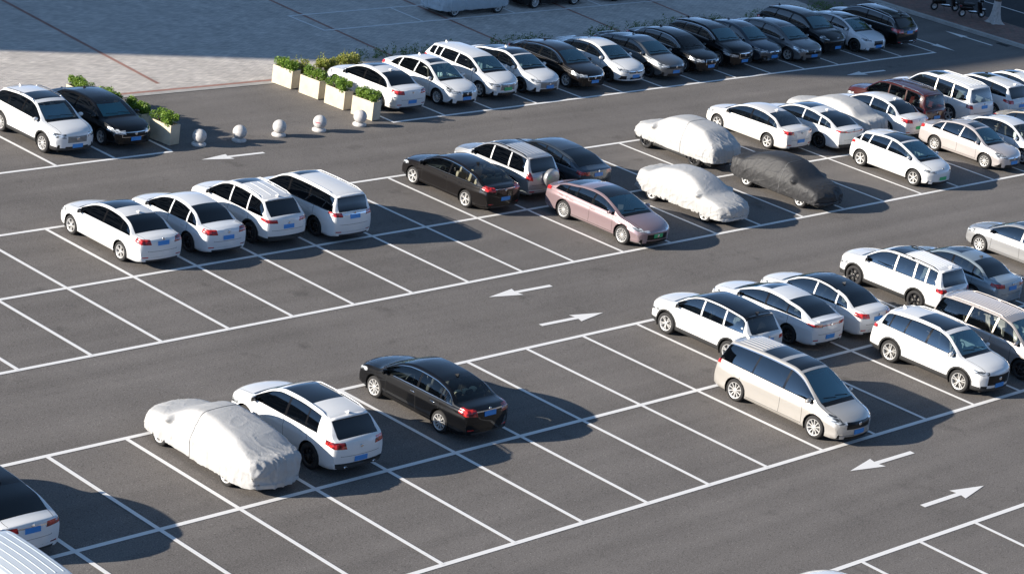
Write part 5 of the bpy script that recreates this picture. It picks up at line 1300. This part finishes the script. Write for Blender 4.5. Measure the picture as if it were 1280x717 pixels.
# ------------------------------------------------------------------ scooters
def scooter(x, y, rz, lab, seat='trim'):
    s = empty('scooter', (x, y, .15), rz); tag(s, lab, 'scooter', 'scooters parked on the sidewalk')
    def torus(R, r):
        bm = bmesh.new(); add_lathe(bm, [(R-r*.9, -.045), (R-.01, -.05), (R, -.02), (R, .02), (R-.01, .05), (R-r*.9, .045)], 24, 'X'); return mesh_from_bm('tyre', bm, M['rubber'])
    tm = small_mesh('sct', lambda: torus(.22, .09))
    def rim():
        bm = bmesh.new(); add_lathe(bm, [(.14, -.03), (.03, -.045), (.03, .045), (.14, .03)], 20, 'X', cap0=False); return mesh_from_bm('rim', bm, M['alloy'])
    rm = small_mesh('scr', rim)
    for yy in (-.62, .62):
        w_ = obj('wheel', tm, s, (0, yy, .22)); obj('rim', rm, w_)
    bm = bmesh.new()
    add_box(bm, (0, -.38, .50), (.30, .74, .26), bev=.08); add_box(bm, (0, .06, .28), (.28, .50, .08), bev=.03)
    add_box(bm, (0, .44, .58), (.34, .12, .62), bev=.05, rot=Matrix.Rotation(R_(14), 4, 'X')); add_box(bm, (0, .62, .44), (.16, .42, .06), bev=.025)
    obj('body', mesh_from_bm('body', bm, M['black'], True), s)
    bm = bmesh.new(); add_box(bm, (0, -.34, .70), (.28, .78, .13), bev=.05); obj('seat', mesh_from_bm('seat', bm, M['plastic'], True), s)
    bm = bmesh.new(); add_tube(bm, [(0, .62, .25), (0, .42, .95)], .03, 8); add_tube(bm, [(-.33, .32, .98), (-.2, .40, 1.0), (0, .42, .98), (.2, .40, 1.0), (.33, .32, .98)], .018, 8)
    obj('handlebar', mesh_from_bm('handlebar', bm, M['trim']), s)
    bm = bmesh.new(); add_ellipsoid(bm, (0, .50, .92), (.30, .20, .20)); obj('front_cowl', mesh_from_bm('front_cowl', bm, M['black']), s)
    bm = bmesh.new(); add_ellipsoid(bm, (0, .60, .91), (.17, .08, .13)); obj('headlight', mesh_from_bm('headlight', bm, M['head']), s)
    bm = bmesh.new(); add_box(bm, (0, -.76, .60), (.20, .05, .08), bev=.02); obj('taillight', mesh_from_bm('taillight', bm, M['tail']), s)
    for sd in (-1, 1):
        bm = bmesh.new(); add_tube(bm, [(sd*.22, .38, 1.0), (sd*.30, .36, 1.20)], .008, 5); add_ellipsoid(bm, (sd*.31, .35, 1.23), (.13, .03, .09)); obj('mirror', mesh_from_bm('mirror', bm, M['chrome']), s)
    bm = bmesh.new(); add_box(bm, (0, -.86, .86), (.34, .30, .28), bev=.05); obj('top_box', mesh_from_bm('top_box', bm, M['plastic'], True), s)
    bm = bmesh.new(); add_tube(bm, [(.1, -.1, .2), (.16, -.05, .0)], .012, 5); obj('stand', mesh_from_bm('stand', bm, M['chrome']), s)
scooter(109.9, 74.6, R_(-118), 'black scooter farther from the whitewashed tree trunk'); scooter(110.3, 73.1, R_(-112), 'black scooter parked next to the whitewashed tree trunk')

# ------------------------------------------------------------------ buildings outside the picture (the office casts the shade, two are added for reflections)
WALL = simple('pale_wall', (.42, .38, .33), .85, var=.08, vscale=.4); WGL = simple('window_glass', (.02, .03, .04), .08, coat=.5); WALL3 = simple('dark_brick_wall', (.05, .042, .038), .85, var=.1, vscale=.5); WALL2 = simple('grey_wall', (.22, .21, .20), .85, var=.08, vscale=.4)
def building(x0, y0, x1, y1, h, lab, wall, faces='ESWN'):
    b = empty('building', ((x0+x1)/2, (y0+y1)/2, 0)); tag(b, lab, 'building')
    w_, d_ = x1-x0, y1-y0
    bm = bmesh.new(); add_box(bm, (0, 0, h/2), (w_, d_, h)); obj('wall', mesh_from_bm('wall', bm, wall), b)
    bm = bmesh.new(); n = int(h/3.3)
    for f in range(n):
        z = 1.8+f*3.3
        if z > h-1.5: break
        nx = int(w_/3.2); ny = int(d_/3.2)
        for k in range(nx):
            x = -w_/2+(k+.5)*w_/nx
            for sy in (-1, 1): add_box(bm, (x, sy*d_/2, z), (1.9, .16, 1.8))
        for k in range(ny):
            y = -d_/2+(k+.5)*d_/ny
            for sx in (-1, 1): add_box(bm, (sx*w_/2, y, z), (.16, 1.9, 1.8))
    o = obj('windows', mesh_from_bm('windows', bm, WGL), b); o['kind'] = 'stuff'
    return b
t = 101.6; cs = Vector((94.27, 66.48, 0))-SD*t; hh = t*math.tan(R_(SUN_EL))
building(cs.x, cs.y, cs.x+46, cs.y+50, hh, 'pale office building beyond the plaza whose shade falls across it', WALL)
building(-75, 142, -12, 175, 42, 'unseen tall grey building added far left of the lot for window reflections', WALL2)  # added so car windows mirror a wall, not the bright horizon
building(-40, -45, -6, 1, 30, 'grey building at the near corner below the viewpoint', WALL3)
building(40, -60, 120, -30, 24, 'unseen long dark building added for reflections on the near side of the lot', WALL3)  # added, its walls darkened so dark cars get dark reflections

bm = bmesh.new()
for k in range(7): add_box(bm, (107.32, 68.6+k*.1, .012), (.34, .05, .02))
o = obj('drain_grate', mesh_from_bm('drain_grate', bm, M['plastic'])); tag(o, 'dark drain grate at the foot of the kerb', 'drain')
